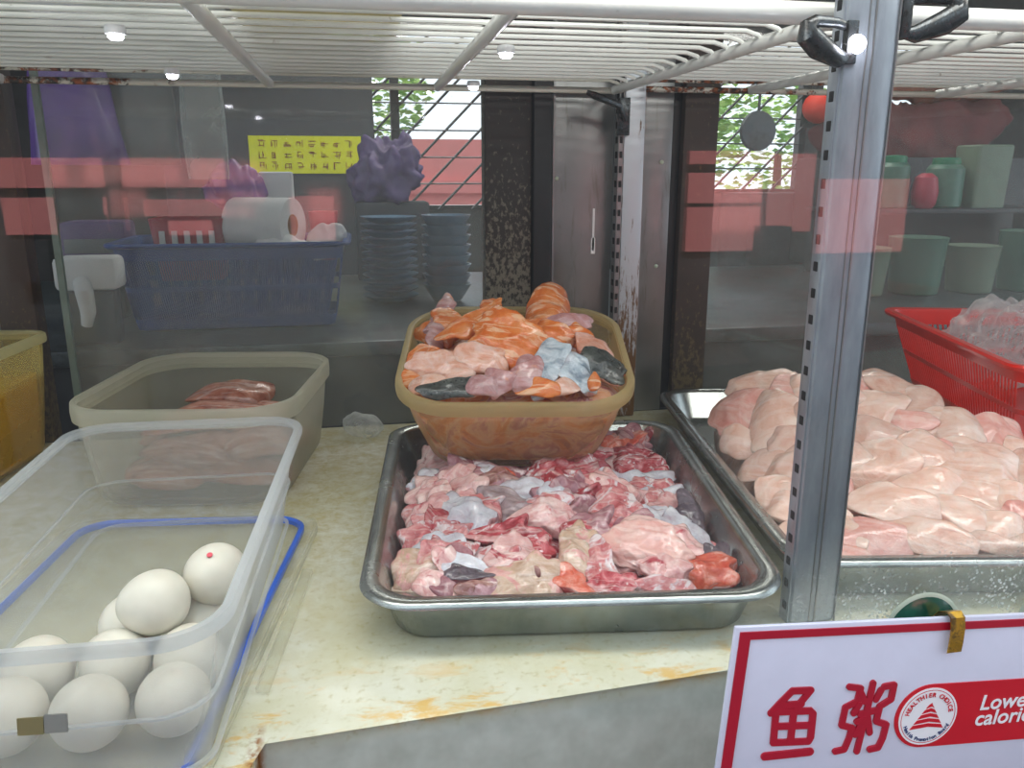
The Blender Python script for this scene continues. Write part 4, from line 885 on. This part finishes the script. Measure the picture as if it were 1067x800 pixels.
# what lies under the visible pieces
def mound(name, hx, hy, fn, z0, mat, label, cat, loc, rot):
    bm = bmesh.new(); nx, ny = 40, 50; V = []
    for i in range(nx+1):
        row = []
        for j in range(ny+1):
            u = -1+2*i/nx; v = -1+2*j/ny
            x = u*math.sqrt(1-v*v*.35)*hx; y = v*math.sqrt(1-u*u*.35)*hy
            row.append(bm.verts.new((x, y, z0+max(.001, fn(u, v))*(1+.35*noise.noise(Vector((x*45, y*45, 3)))))))
        V.append(row)
    for i in range(nx):
        for j in range(ny): bm.faces.new((V[i][j], V[i+1][j], V[i+1][j+1], V[i][j+1]))
    bd = [V[i][0] for i in range(nx+1)]+[V[nx][j] for j in range(1, ny+1)]+[V[i][ny] for i in range(nx-1, -1, -1)]+[V[0][j] for j in range(ny-1, 0, -1)]
    lo = [bm.verts.new((v.co.x*.985, v.co.y*.985, z0)) for v in bd]; m = len(bd)
    for k in range(m): bm.faces.new((bd[k], lo[k], lo[(k+1) % m], bd[(k+1) % m]))
    bm.faces.new(lo); bmesh.ops.recalc_face_normals(bm, faces=bm.faces)
    me = bpy.data.meshes.new(name); bm.to_mesh(me); bm.free(); o = link(name, me, mat); o.location = loc; o.rotation_euler = rot; return tag(o, label, cat, kind='stuff')
f1 = lambda u, v: .019*max(0, 1-abs(u)**4)*max(0, 1-abs(v)**4)+.002
mound('fish_scraps', .132, .190, f1, .0045, P['red'], 'dark red scraps and juice under the fish chunks in the middle tray', 'fish scraps', (.178, .768, .001), (0, 0, R(-7.5)))
f3 = lambda u, v: .090*max(0, 1-abs(u)**3)*min(1, max(0, (v+1.02)/1.05))**.7*min(1, max(0, (1-v)/.3))**.5
mound('fish_scraps', .140, .245, f3, .0045, P['fl'], 'pale fish packed beneath the visible slices of the right-hand heap', 'fish scraps', (.562, .818, .001), (0, 0, R(-9.5)))
f2 = lambda u, v: .070+.018*max(0, 1-u*u)*max(0, 1-v*v)
def tub_fill():
    b = MB().loft([(.096, .089, .045, .006), (.104, .097, .052, .012), (.114, .107, .056, .045), (.121, .114, .058, .070), (.105, .10, .05, .084), (.06, .06, .04, .096), (.02, .02, .015, .099)], 12)
    for v in b.bm.verts: v.co += Vector((1, 1, 1))*0+v.normal*0
    o = b.done('salmon_mass', P['sp2'], smooth=True, angle=180); o.location = (.178, .945, .0605); o.rotation_euler = (TUB_TILT, 0, R(-10))
    tag(o, 'salmon packed in the lower part of the amber tub, blurred by its wall', 'salmon', kind='stuff')
P['sp2'] = flesh('salmon_packed', [(.34, '#b05a50'), (.43, '#e08a4c'), (.52, '#ecbc9c'), (.60, '#b86a70'), (.70, '#f0d0c0')], 22, .2)
tub_fill()
# brown meat slices in the frosted tub
mo = []
for i, (x, y, z, L, W, a, tl) in enumerate([(-.22, .97, .020, .075, .04, 10, .1), (-.14, .95, .022, .07, .04, -15, .1), (-.18, 1.03, .024, .08, .045, 5, 0), (-.25, 1.06, .022, .05, .045, 30, 0), (-.12, 1.06, .024, .045, .05, 0, .1), (-.19, 1.10, .026, .08, .035, -5, 0),
                                        (-.20, .95, .046, .075, .036, -8, .2), (-.125, .99, .048, .05, .05, 40, .1), (-.23, 1.03, .050, .055, .045, 15, .1), (-.16, 1.07, .052, .075, .04, -12, .1), (-.19, 1.00, .070, .085, .035, 6, .1), (-.17, 1.10, .074, .065, .030, 3, .2), (-.135, .925, .030, .055, .030, -12, .2), (-.225, .925, .030, .050, .030, -10, .2), (-.115, .945, .052, .040, .030, 20, .3)]):
    o = link('meat_slice', lump('meat_slice', (L, W, .011), 700+i, 3, -.3, .2, .2, 22, 2.3, 4, .2, .2), P['meat']); o.location = (x, y, z); o.rotation_euler = (tl, 0, R(a))
    keep_inside(o, (-.184, 1.018, .001), (0, R(-9)), .107, .127, .006); o['category'] = 'meat'; o['group'] = 'meat slices in the frosted tub'; mo.append(o)
rank_labels(mo, ['brown-pink meat slice']*len(mo), 3, 'in frosted tub')

# ------------------------------------------------------------------ sign
SG = thing('menu_sign', (.204, .385, .106), 0, 'white acrylic menu sign with red border and red Chinese lettering, lower right', 'sign')
SG.rotation_euler = (0, R(3.55), 0)
K = .0002
def sp(cx, cy):
    dx, dy = cx-95, cy-200; v = (dy+.0535*dx)/(1-.0035); return (dx+.066*v)*K, -v*K
MB().box(-.003, .300, 0, .003, -.128, .003, .001).done('board', M['sign_white'], SG)
b = MB(); w = .0068
b.box(0, .297, -.0008, .0004, -w*.72, 0).box(0, w, -.0008, .0004, -.125+w*.72, -w*.72).box(.297-w, .297, -.0008, .0004, -.125+w*.72, -w*.72).box(0, .297, -.0008, .0004, -.125, -.125+w*.72).done('red_border', M['sign_red'], SG)
CNT = [0]
def ribbon(b, pts, w, y=-.0010, th=.0014, n=8):
    """a brush stroke: flat ribbon with round ends"""
    P2 = [Vector(sp(*p)) for p in pts]
    for k in range(len(P2)-1):
        CNT[0] += 1; a, c = P2[k], P2[k+1]; d = (c-a); L = d.length; ang = math.atan2(d.y, d.x); pts2 = []
        for i in range(n+1): t_ = math.pi/2+math.pi*i/n; pts2.append((w/2*math.cos(t_), w/2*math.sin(t_)))
        for i in range(n+1): t_ = -math.pi/2+math.pi*i/n; pts2.append((L+w/2*math.cos(t_), w/2*math.sin(t_)))
        rot = Matrix.Translation((a.x, y-.000012*CNT[0], a.y)) @ Matrix.Rotation(-ang, 4, 'Y')
        b.prism(pts2, th, rot)
b = MB(); w = .0044
for st in ([(275, 392), (243, 428), (212, 466)], [(275, 392), (335, 390), (305, 432), (296, 455)], [(243, 440), (308, 436)], [(228, 462), (228, 568), (344, 566), (350, 552), (350, 470), (340, 460), (228, 462)], [(228, 512), (348, 510)], [(286, 462), (284, 566)]): ribbon(b, st, w)
ribbon(b, [(204, 615), (352, 603)], .0052)
b.done('fish_character', M['sign_red'], SG, smooth=False)
b = MB()
for st in ([(462, 380), (500, 385), (494, 430), (456, 450)], [(456, 450), (450, 512), (486, 522), (480, 560), (468, 598), (438, 604)], [(540, 368), (530, 460), (512, 606)], [(502, 400), (518, 430)], [(570, 392), (556, 424)], [(508, 474), (562, 462)],
           [(526, 478), (500, 546)], [(532, 474), (548, 540)], [(580, 380), (612, 374), (608, 424), (572, 448)], [(572, 448), (566, 500), (602, 512), (596, 560), (584, 594), (556, 600)], [(486, 470), (500, 440)], [(500, 500), (520, 490)]): ribbon(b, st, .0041)
b.done('porridge_character', M['sign_red'], SG, smooth=False)
# red label with the badge
lab = MB(); c0 = Vector(sp(742, 486)); hh = .0222
pts = [(c0.x+hh*math.cos(math.pi/2+math.pi*i/28), c0.y+hh*math.sin(math.pi/2+math.pi*i/28)) for i in range(29)]+[(.285, c0.y-hh), (.285, c0.y+hh)]
LB = lab.prism(pts, .0010, Matrix.Translation((0, -.0008, 0))).done('red_label', M['sign_red2'], SG, smooth=False)
def disc(parent, name, c, r, y, mat, r_in=0, n=48):
    b = MB(); o_ = [(c[0]+r*math.cos(2*math.pi*i/n), c[1]+r*math.sin(2*math.pi*i/n)) for i in range(n)]
    if r_in == 0: b.prism(o_, .0004, Matrix.Translation((0, y, 0)))
    else:
        i_ = [(c[0]+r_in*math.cos(2*math.pi*i/n), c[1]+r_in*math.sin(2*math.pi*i/n)) for i in range(n)]
        for k in range(n): b.prism([o_[k], o_[(k+1) % n], i_[(k+1) % n], i_[k]], .0004, Matrix.Translation((0, y, 0)))
    return b.done(name, mat, parent, smooth=False)
cb = Vector(sp(744, 486))
disc(LB, 'badge_disc', cb, .0201, -.0012, M['print_white']); disc(LB, 'badge_ring', cb, .0188, -.0013, M['sign_red2'], .0184)
b = MB()
for i in range(5):
    z1 = .0085-i*.0036; hw0 = .0008+i*.0022; hw1 = hw0+.0019
    b.prism([(cb.x-hw0, cb.y+z1), (cb.x+.0010, cb.y+z1+.0012), (cb.x+hw0+.0006, cb.y+z1), (cb.x+hw1+.0006, cb.y+z1-.0027), (cb.x+.0012, cb.y+z1-.0012), (cb.x-hw1, cb.y+z1-.0027)], .0004, Matrix.Translation((0, -.0015, 0)))
b.done('badge_pyramid', M['sign_red2'], LB, smooth=False)
def text(s, size, loc, mat, parent, name, rot=0, shear=0, off=.0):
    cu = bpy.data.curves.new(name, 'FONT'); cu.body = s; cu.size = size; cu.extrude = .00015; cu.shear = shear; cu.offset = off; cu.resolution_u = 4
    tmp = bpy.data.objects.new('tmp', cu); COL.objects.link(tmp); dg = bpy.context.evaluated_depsgraph_get(); me = bpy.data.meshes.new_from_object(tmp.evaluated_get(dg))
    bpy.data.objects.remove(tmp)
    me.transform(Matrix.Translation(loc) @ Matrix.Rotation(rot, 4, 'Y') @ Matrix.Rotation(R(90), 4, 'X'))
    return link(name, me, mat, parent, smooth=False)
def arc_text(s, size, c, r, a0, a1, mat, parent, name, flip=False):
    bm = bmesh.new()
    for i, ch in enumerate(s):
        if ch == ' ': continue
        a = a0+(a1-a0)*i/(len(s)-1); px, pz = c[0]+r*math.cos(a), c[1]+r*math.sin(a)
        cu = bpy.data.curves.new('t', 'FONT'); cu.body = ch; cu.size = size; cu.extrude = .00012; cu.align_x = 'CENTER'; cu.offset = size*.02
        tmp = bpy.data.objects.new('t', cu); COL.objects.link(tmp); dg = bpy.context.evaluated_depsgraph_get(); me = bpy.data.meshes.new_from_object(tmp.evaluated_get(dg)); bpy.data.objects.remove(tmp)
        rot = (math.pi/2-a) if not flip else (-math.pi/2-a)
        me.transform(Matrix.Translation((px, -.0015, pz)) @ Matrix.Rotation(rot, 4, 'Y') @ Matrix.Rotation(R(90), 4, 'X')); bm.from_mesh(me); bpy.data.meshes.remove(me)
    me = bpy.data.meshes.new(name); bm.to_mesh(me); bm.free(); return link(name, me, mat, parent, smooth=False)
arc_text('HEALTHIER CHOICE', .0042, cb, .0140, R(168), R(14), M['sign_red2'], LB, 'badge_lettering')
arc_text('Health Promotion Board', .0034, cb, .0172, R(205), R(335), M['sign_blue'], LB, 'badge_lettering', True)
a = sp(922, 466); text('Lower', .0150, (a[0], -.0012, a[1]), M['print_white'], LB, 'label_lettering', R(-1.2), .12, .00018)
a = sp(912, 522); text('calories', .0150, (a[0], -.0012, a[1]), M['print_white'], LB, 'label_lettering', R(-1.2), .12, .00018)
# suction cups with brass hooks that carry the sign
def suction(x, label, hook=True):
    t = thing('suction_cup', (x, .400, .0835), 0, label, 'suction cup')
    M90 = Matrix.Rotation(R(90), 4, 'X')
    MB().lathe([(.0265, .0002), (.0270, .0010), (.0255, .0018), (.024, .0018)], 40, M90).done('pale_rim', M['cup_rim'], t)
    MB().lathe([(.0248, .0016), (.0200, .0034), (.010, .0048), (.006, .0060), (.001, .0062)], 40, M90).done('rubber_disc', M['cup_green'], t)
    if hook:
        b = MB(); prof = [(.004, -.0050, .012), (.005, -.010, .019), (.0058, -.0155, .0215), (.0062, -.0190, .019), (.0066, -.0200, .012), (.0068, -.0198, .002), (.0066, -.0196, -.004)]
        vs = []
        for i, (xx, yy, zz) in enumerate(prof): vs.append([b.bm.verts.new((.003+xx-.0046, yy, zz)), b.bm.verts.new((.003+xx+.0046, yy, zz)), b.bm.verts.new((.003+xx+.0046, yy+.0010, zz-.0008)), b.bm.verts.new((.003+xx-.0046, yy+.0010, zz-.0008))])
        for p_, q_ in zip(vs, vs[1:]):
            for k in range(4): b.bm.faces.new((p_[k], p_[(k+1) % 4], q_[(k+1) % 4], q_[k]))
        b.bm.faces.new(vs[0]); b.bm.faces.new(vs[-1][::-1]); b.done('brass_hook', M['brass'], t)
    return t
suction(.333, 'dark green suction cup whose brass hook holds the sign, front glass'); suction(.428, 'dark green suction cup on the front glass, cut by the right edge', False)

# ------------------------------------------------------------------ kitchen behind the rear glass
kc = thing('kitchen_counter', (.6, 1.75, -.9), 0, 'dark steel kitchen counter running behind the rear glass', 'counter')
MB().box(-1.6, 1.7, -.45, .45, .975, 1.000, .004).done('counter_top', M['counter_steel'], kc)
MB().box(-1.6, 1.7, -.43, .43, .001, .974).done('cabinet', M['kitchen_dark'], kc)
CZ = .101
bb = basket((-.210, 1.52, CZ), R(0), .185, .10, .145, M['blue_plastic'], 'large blue slatted plastic basket on the kitchen counter, holding a paper roll', .022, 96)
t = thing('paper_roll', (-.160, 1.50, .272), 0, 'big white paper roll lying in the blue basket', 'paper roll')
b = MB().lathe([(.020, -.055), (.046, -.055), (.047, -.053), (.047, .053), (.046, .055), (.020, .055), (.019, .054), (.019, -.054), (.020, -.055)], 40, Matrix.Rotation(R(-24), 4, 'Z') @ Matrix.Rotation(R(90), 4, 'Y'), close=False); b.done('paper', M['paper_white'], t)
MB().lathe([(.0165, -.054), (.0188, -.054), (.0188, .054), (.0165, .054), (.0165, -.054)], 30, Matrix.Rotation(R(-24), 4, 'Z') @ Matrix.Rotation(R(90), 4, 'Y'), close=False).done('core', M['ink_red'], t)
t = thing('punnet', (-.285, 1.52, .18), 0, 'pinkish-red slotted punnet standing in the blue basket', 'punnet')
MB().loft([(.050, .035, .008, 0), (.062, .045, .010, .105), (.059, .042, .009, .105), (.047, .032, .007, .004)], 5).done('wall', M['pink_red'], t)
b = MB()
for i in range(5): b.box(-.045+i*.020, -.036+i*.020, -.0450, -.040, .055, .085, 0, Matrix.Rotation(R(0), 4, 'Z'))
b.done('pale_slots', M['paper_white'], t)
crumple('purple_bag', (.055, .035, .028), 21, (-.215, 1.56, .335), M['purple'], 'small purple plastic bag bunched behind the paper roll', 'bag')
crumple('white_packet', (.055, .03, .014), 22, (-.115, 1.455, .238), M['paper_white'], 'white plastic packet under the paper roll in the blue basket', 'packet')
crumple('white_packet', (.032, .02, .022), 23, (-.050, 1.50, .245), M['paper_white'], 'white packet at the right end of the blue basket', 'packet')
t = MB().lathe([(.018, 0), (.020, .002), (.026, .085), (.027, .087), (.024, .087), (.017, .004), (.001, .003)], 24).done('red_cup', M['pink_red']); t.location = (-.062, 1.56, .205); tag(t, 'red plastic cup at the right end of the blue basket', 'cup')
t = MB().loft([(.030, .02, .006, 0), (.030, .02, .006, .06), (.026, .016, .006, .062)], 5).done('white_carton', M['paper_white']); t.location = (-.146, 1.62, .300); tag(t, 'white carton standing behind the paper roll', 'carton')
MBs = MB().box(-.035, .035, -.03, .03, 0, .055, .006); t = MBs.done('carton_riser', M['kitchen_dark']); t.location = (-.146, 1.62, .245); tag(t, 'dark box in the blue basket under the white carton', 'box')
# hanging things
def hanging(name, x, y, z0, z1, w0, w1, d, mat, label, seed, bulge=0, lean=0):
    bm = bmesh.new(); n = 28; H = 24; rings = []
    for j in range(H+1):
        f = j/H; z = z1+(z0-z1)*f; w = w0+(w1-w0)*f; dd = d*(1+bulge*math.sin(math.pi*f)); ring = []
        for k in range(n):
            a = 2*math.pi*k/n; r = 1+.16*noise.noise(Vector((math.cos(a)*2, math.sin(a)*2, f*2+seed)))+.10*noise.noise(Vector((a*3, f*1.2, seed)))
            ring.append(bm.verts.new((x+lean*f+w/2*math.cos(a)*r*(1+bulge*math.sin(math.pi*f)*.4), y+dd/2*math.sin(a)*r, z)))
        rings.append(ring)
    for a_, b_ in zip(rings, rings[1:]):
        for k in range(n): bm.faces.new((a_[k], a_[(k+1) % n], b_[(k+1) % n], b_[k]))
    bm.faces.new(rings[0]); bm.faces.new(rings[-1][::-1]); bmesh.ops.recalc_face_normals(bm, faces=bm.faces)
    me = bpy.data.meshes.new(name); bm.to_mesh(me); bm.free(); o = link(name, me, mat); return tag(o, label, 'bag')
rail = MB().tube([(-1.2, 1.44, .66), (1.0, 1.44, .66)], .006, 10).done('hanging_rail', M['counter_steel']); tag(rail, 'thin steel rail above the rear glass carrying hanging bags', 'rail')
hanging('purple_bag', -.430, 1.42, .372, .66, .06, .145, .03, M['purple'], 'large purple plastic bag hanging behind the glass, upper left', 3, .1, .01)
hanging('grey_bag_bundle', -.325, 1.44, .372, .66, .085, .095, .03, M['grey_film'], 'grey bundle of bags hanging right of the purple bag', 5)
hanging('clear_bag_bundle', -.232, 1.42, .350, .66, .05, .062, .03, M['bag_haze'], 'bundle of clear plastic bags hanging left of the yellow notice', 8, .3)
# yellow notice
yn = thing('yellow_notice', (-.130, 2.6, .412), 0, 'fluorescent yellow paper notice with faint brown writing', 'notice')
MB().box(-.176, .150, 0, .002, -.054, .054).done('paper', M['yellow_paper'], yn)
b = MB(); rnd = random.Random(4)
for r_ in range(3):
    for c_ in range(8):
        x = -.150+c_*.036; z = .032-r_*.032
        for _ in range(5):
            if rnd.random() < .5: b.box(x+rnd.uniform(0, .006), x+rnd.uniform(.014, .024), -.0008, 0, z+(q := rnd.uniform(-.010, .010)), z+q+.0022)
            else: b.box(x+(q := rnd.uniform(0, .02)), x+q+.0022, -.0008, 0, z-rnd.uniform(.004, .012), z+rnd.uniform(.002, .010))
b.done('faint_writing', M['ink_red'], yn, smooth=False)
bd = MB().box(-.55, .06, 2.604, 2.63, -.2, .75, .004).done('notice_board', M['kitchen_dark']); tag(bd, 'dark upright board carrying the yellow notice', 'board')
b = MB().box(-.55, .06, 2.60, 2.63, -.9, -.2).done('cupboard', M['kitchen_dark']); tag(b, 'dark low cupboard far behind the blue basket', 'cupboard')
# plates and bowls
for j in range(12):
    o = MB().lathe([(.030, 0), (.034, .001), (.057, .012), (.058, .0135), (.055, .0130), (.032, .003), (.001, .003)], 30).done('plate', M['plate_blue']) if j == 0 else o_.copy()
    if j: COL.objects.link(o)
    else: o_ = o
    o.location = (.062, 1.72, CZ+.0145*j); tag(o, 'blue-grey plate in the stack right of the blue basket, %s from the top' % ORD[11-j], 'plate', 'plates stacked behind the rear glass')
for j in range(8):
    o = MB().lathe([(.026, 0), (.030, .002), (.050, .034), (.051, .036), (.048, .036), (.028, .005), (.001, .004)], 30).done('bowl', M['plate_blue']) if j == 0 else o_.copy()
    if j: COL.objects.link(o)
    else: o_ = o
    o.location = (.178, 1.70, CZ+.0200*j); tag(o, 'blue-grey bowl in the stack left of the dark post, %s from the top' % ORD[7-j], 'bowl', 'bowls stacked behind the rear glass')
crumple('purple_bag', (.085, .05, .075), 31, (.085, 2.1, .355), M['purple_dull'], 'dull purple bundle of bags above the plate stack', 'bag')
t = MB().box(-.09, .09, -.05, .05, 0, .19, .006).done('storage_box', M['kitchen_dark']); t.location = (.085, 2.1, CZ); tag(t, 'dark storage box under the purple bundle behind the plates', 'box')
# left: dark box added for a reflected dark shape, and white dispenser
t = thing('scale', (-.465, 1.62, CZ), 0, 'dark box-shaped counter scale at the left behind the glass', 'scale')
MB().box(-.055, .055, -.04, .04, .06, .175, .008).done('housing', M['purple_dull'], t); MB().box(-.048, .048, -.042, -.038, .12, .145, .001).done('display_strip', M['grey_film'], t); MB().box(-.04, .04, -.03, .03, 0, .06, .004).done('foot', M['black'], t)
t = thing('film_dispenser', (-.41, 1.36, CZ), 0, 'white film dispenser with curved handle, left behind the glass', 'dispenser')
MB().box(-.045, .045, -.03, .03, .085, .135, .008).done('body', M['paper_white'], t)
MB().tube([(-.005, -.03, .10), (.002, -.045, .085), (.004, -.045, .055), (-.002, -.04, .035)], [.012, .013, .011, .008], 12).done('handle', M['paper_white'], t); MB().box(-.035, .035, -.02, .02, 0, .085, .004).done('foot', M['kitchen_dark'], t)
# right: shelf with jars
sh = thing('kitchen_shelf', (1.50, 1.93, CZ), 0, 'dark shelf unit carrying green jars, behind the right rear glass', 'shelf')
MB().box(-.32, .34, -.09, .12, .160, .172, .002).done('shelf_board', M['kitchen_dark'], sh)
for sx in (-.31, .32): MB().box(sx, sx+.012, -.08, .12, 0, .160).done('side', M['kitchen_dark'], sh)
def jar(x, y, z, r, h, mat, cap, label):
    t = thing('jar', (x, y, z), 0, label, 'jar')
    MB().lathe([(r*.9, 0), (r, .004), (r, h*.8), (r*.8, h*.88), (r*.6, h*.9)], 26).done('body', mat, t)
    MB().lathe([(r*.72, h*.86), (r*.74, h*.88), (r*.72, h), (r*.6, h*1.02), (r*.2, h*1.03)], 26).done('cap', cap, t)
jar(1.325, 1.90, .274, .038, .125, M['mint'], M['mint_cap'], 'mint jar with green cap, leftmost on the kitchen shelf')
jar(1.470, 1.90, .274, .045, .120, M['mint'], M['mint_cap'], 'wide mint jar with green lid beside the tall pale canister')
t = MB().loft([(.046, .04, .008, 0), (.052, .045, .010, .15), (.048, .041, .009, .154)], 6).done('tall_canister', M['pale_green']); t.location = (1.575, 1.90, .274); tag(t, 'tall pale grey-green canister on the kitchen shelf', 'canister')
t = MB().lathe([(.020, 0), (.028, .01), (.032, .04), (.026, .075), (.012, .085)], 24).done('red_bottle', M['pink_red']); t.location = (1.388, 1.86, .274); tag(t, 'squat red bottle between the two mint jars', 'bottle')
for x, r, h, mt, lb in ((1.16, .055, .10, 'pale_green', 'pale green tub low on the counter, nearest the post'), (1.30, .06, .12, 'mint', 'mint green tub on the counter beneath the red bottle'), (1.45, .055, .10, 'pale_green', 'pale green tub on the counter beneath the wide mint jar'), (1.60, .06, .13, 'mint', 'mint green tub on the counter at the right end')):
    t = MB().lathe([(r*.8, 0), (r*.85, .003), (r, h), (r*1.03, h+.003), (r*.9, h+.004)], 26).done('kitchen_tub', M[mt]); t.location = (x*.93, 1.62, CZ); tag(t, lb, 'tub')
crumple('cloth_bundle', (.30, .10, .075), 41, (1.62, 2.20, .475), M['maroon'], 'large maroon cloth bundle above the green jars', 'cloth', .25, 12)  # lumps standing in for a maroon and orange shape in the glass
crumple('cloth_bundle', (.24, .09, .055), 42, (1.66, 2.17, .610), M['orange_cloth'], 'orange-brown cloth bundle on top of the maroon bundle', 'cloth', .25, 12)
t = MB().box(-.33, .38, -.12, .12, 0, .30, .006).done('storage_box', M['kitchen_dark']); t.location = (1.62, 2.20, .101); tag(t, 'dark storage box carrying the maroon bundle', 'box')
t = MB().box(-.07, .07, -.04, .04, 0, .195, .004).done('storage_box', M['kitchen_dark']); t.location = (1.45, 2.4, .30); tag(t, 'dark grey tall box in front of the lattice window', 'box')
t = MB().box(-.25, .12, -.10, .10, 0, 1.2, .004).done('cabinet', M['kitchen_dark']); t.location = (1.40, 2.42, -.9); tag(t, 'dark cabinet carrying the tall box before the lattice window', 'cabinet')
# round grey lid hanging in front of the window
t = thing('hanging_pan', (1.10, 2.20, .472), 0, 'round grey pan hanging before the right lattice window', 'pan')
MB().lathe([(.040, .006), (.052, 0), (.054, .002), (.050, .010), (.001, .012)], 32, Matrix.Rotation(R(90), 4, 'X')).done('dish', M['counter_steel'], t)
MB().tube([(0, 0, .05), (0, 0, .20)], .004, 8).done('handle', M['counter_steel'], t)
rail2 = MB().tube([(.6, 2.20, .68), (1.9, 2.20, .68)], .005, 8).done('hanging_rail', M['counter_steel']); tag(rail2, 'thin rail carrying the round grey pan', 'rail')
# red lantern outside the window
t = thing('paper_lantern', (1.278, 2.2, .536), 0, 'round orange-red paper lantern hanging before the right lattice window', 'lantern')
b = MB(); prof = []
for i in range(17):
    a = -math.pi/2+math.pi*(i+.0)/16; prof.append((max(.010, .043*math.cos(a)*(1+.02*(i % 2))), .042*math.sin(a)))
b.lathe(prof, 32); b.done('paper_globe', M['lantern'], t); MB().tube([(0, 0, .042), (0, 0, .71)], .0015, 6).done('cord', M['lattice'], t)
# tree and far hedge outside
def tree(x, y, z, r, seed, label):
    t = thing('tree', (x, y, -.9), 0, label, 'tree'); rnd = random.Random(seed); bm = bmesh.new()
    for _ in range(1000):
        d = Vector((rnd.gauss(0, 1), rnd.gauss(0, 1), rnd.gauss(0, 1))).normalized()*r*rnd.uniform(.3, 1)**.5; d.z += z+.9
        s = rnd.uniform(.03, .06); M3 = Matrix.Rotation(rnd.uniform(0, 6), 3, 'Z') @ Matrix.Rotation(rnd.uniform(0, 3), 3, 'X')
        vs = [bm.verts.new(d+M3 @ Vector(c)) for c in ((-s, 0, 0), (0, -s*.4, .01), (s, 0, 0), (0, s*.4, .01))]; bm.faces.new(vs)
    me = bpy.data.meshes.new('foliage'); bm.to_mesh(me); bm.free(); link('foliage', me, M['leaf'], t)
    MB().tube([(0, 0, 0), (.03, 0, .6), (0, 0, z+.9)], [.06, .05, .03], 10).done('trunk', M['bark'], t)
tree(2.15, 5.6, .75, .55, 1, 'leafy green tree outside the right lattice window'); tree(3.5, 6.6, .55, .6, 2, 'light green tree beyond the red lantern'); tree(.1, 6.0, .95, .45, 3, 'green tree outside the left lattice window')
b = MB().box(-.6, 1.4, 6.8, 7.0, -.9, .62); b.box(-.6, 1.4, 6.76, 6.8, .2, .3); o = b.done('pink_shophouse', M['pink_wall']); tag(o, 'pink building seen through the left lattice window', 'building')
struct('floor_yard', MB().box(-6, 9, 4.1, 12, -.98, -.90), M['pavement'])

# ------------------------------------------------------------------ light and camera
def area(name, loc, rot, sx, sy, e, col=(1, 1, 1)):
    l = bpy.data.lights.new(name, 'AREA'); l.shape = 'RECTANGLE'; l.size = sx; l.size_y = sy; l.energy = e; l.color = col
    o = bpy.data.objects.new(name, l); COL.objects.link(o); o.location = loc; o.rotation_euler = rot; return o
area('case_tube_light', (.15, .50, .65), (R(8), 0, 0), 1.5,   .10, 6.0, (1, .98, .93))
tf = MB().tube([(-.6, .50, .6545), (.9, .50, .6545)], .006, 12).done('tube_lamp', M['led_body']); tag(tf, 'slim tube lamp under the top panel of the display case', 'lamp')
area('kitchen_lamp', (.6, 2.2, 1.2), (0, 0, 0), 1.6, .3, 14, (1, .97, .9))  # added fill with no fitting, lifts the dim kitchen
sun = bpy.data.lights.new('sun', 'SUN'); sun.energy = 14; sun.angle = R(2); so = bpy.data.objects.new('sun', sun); COL.objects.link(so); so.rotation_euler = (R(-48), 0, R(8))
w = bpy.data.worlds.new('sky'); S.world = w; w.use_nodes = True; bg = w.node_tree.nodes['Background']
bg.inputs[0].default_value = (.80, .90, 1.0, 1); bg.inputs[1].default_value = 1.9
cam = bpy.data.cameras.new('camera'); co = bpy.data.objects.new('camera', cam); COL.objects.link(co)
cam.sensor_fit = 'HORIZONTAL'; cam.sensor_width = 36; cam.lens = FPX/1067*36; cam.clip_start = .02
co.location = CAM; co.rotation_euler = (math.pi/2-PITCH, 0, -YAW); S.camera = co
S.view_settings.view_transform = 'Standard'; S.view_settings.look = 'None'; S.view_settings.gamma = 1; S.view_settings.use_curve_mapping = False; S.view_settings.exposure = 0.0
S.cycles.transparent_max_bounces = 32; S.cycles.max_bounces = 10
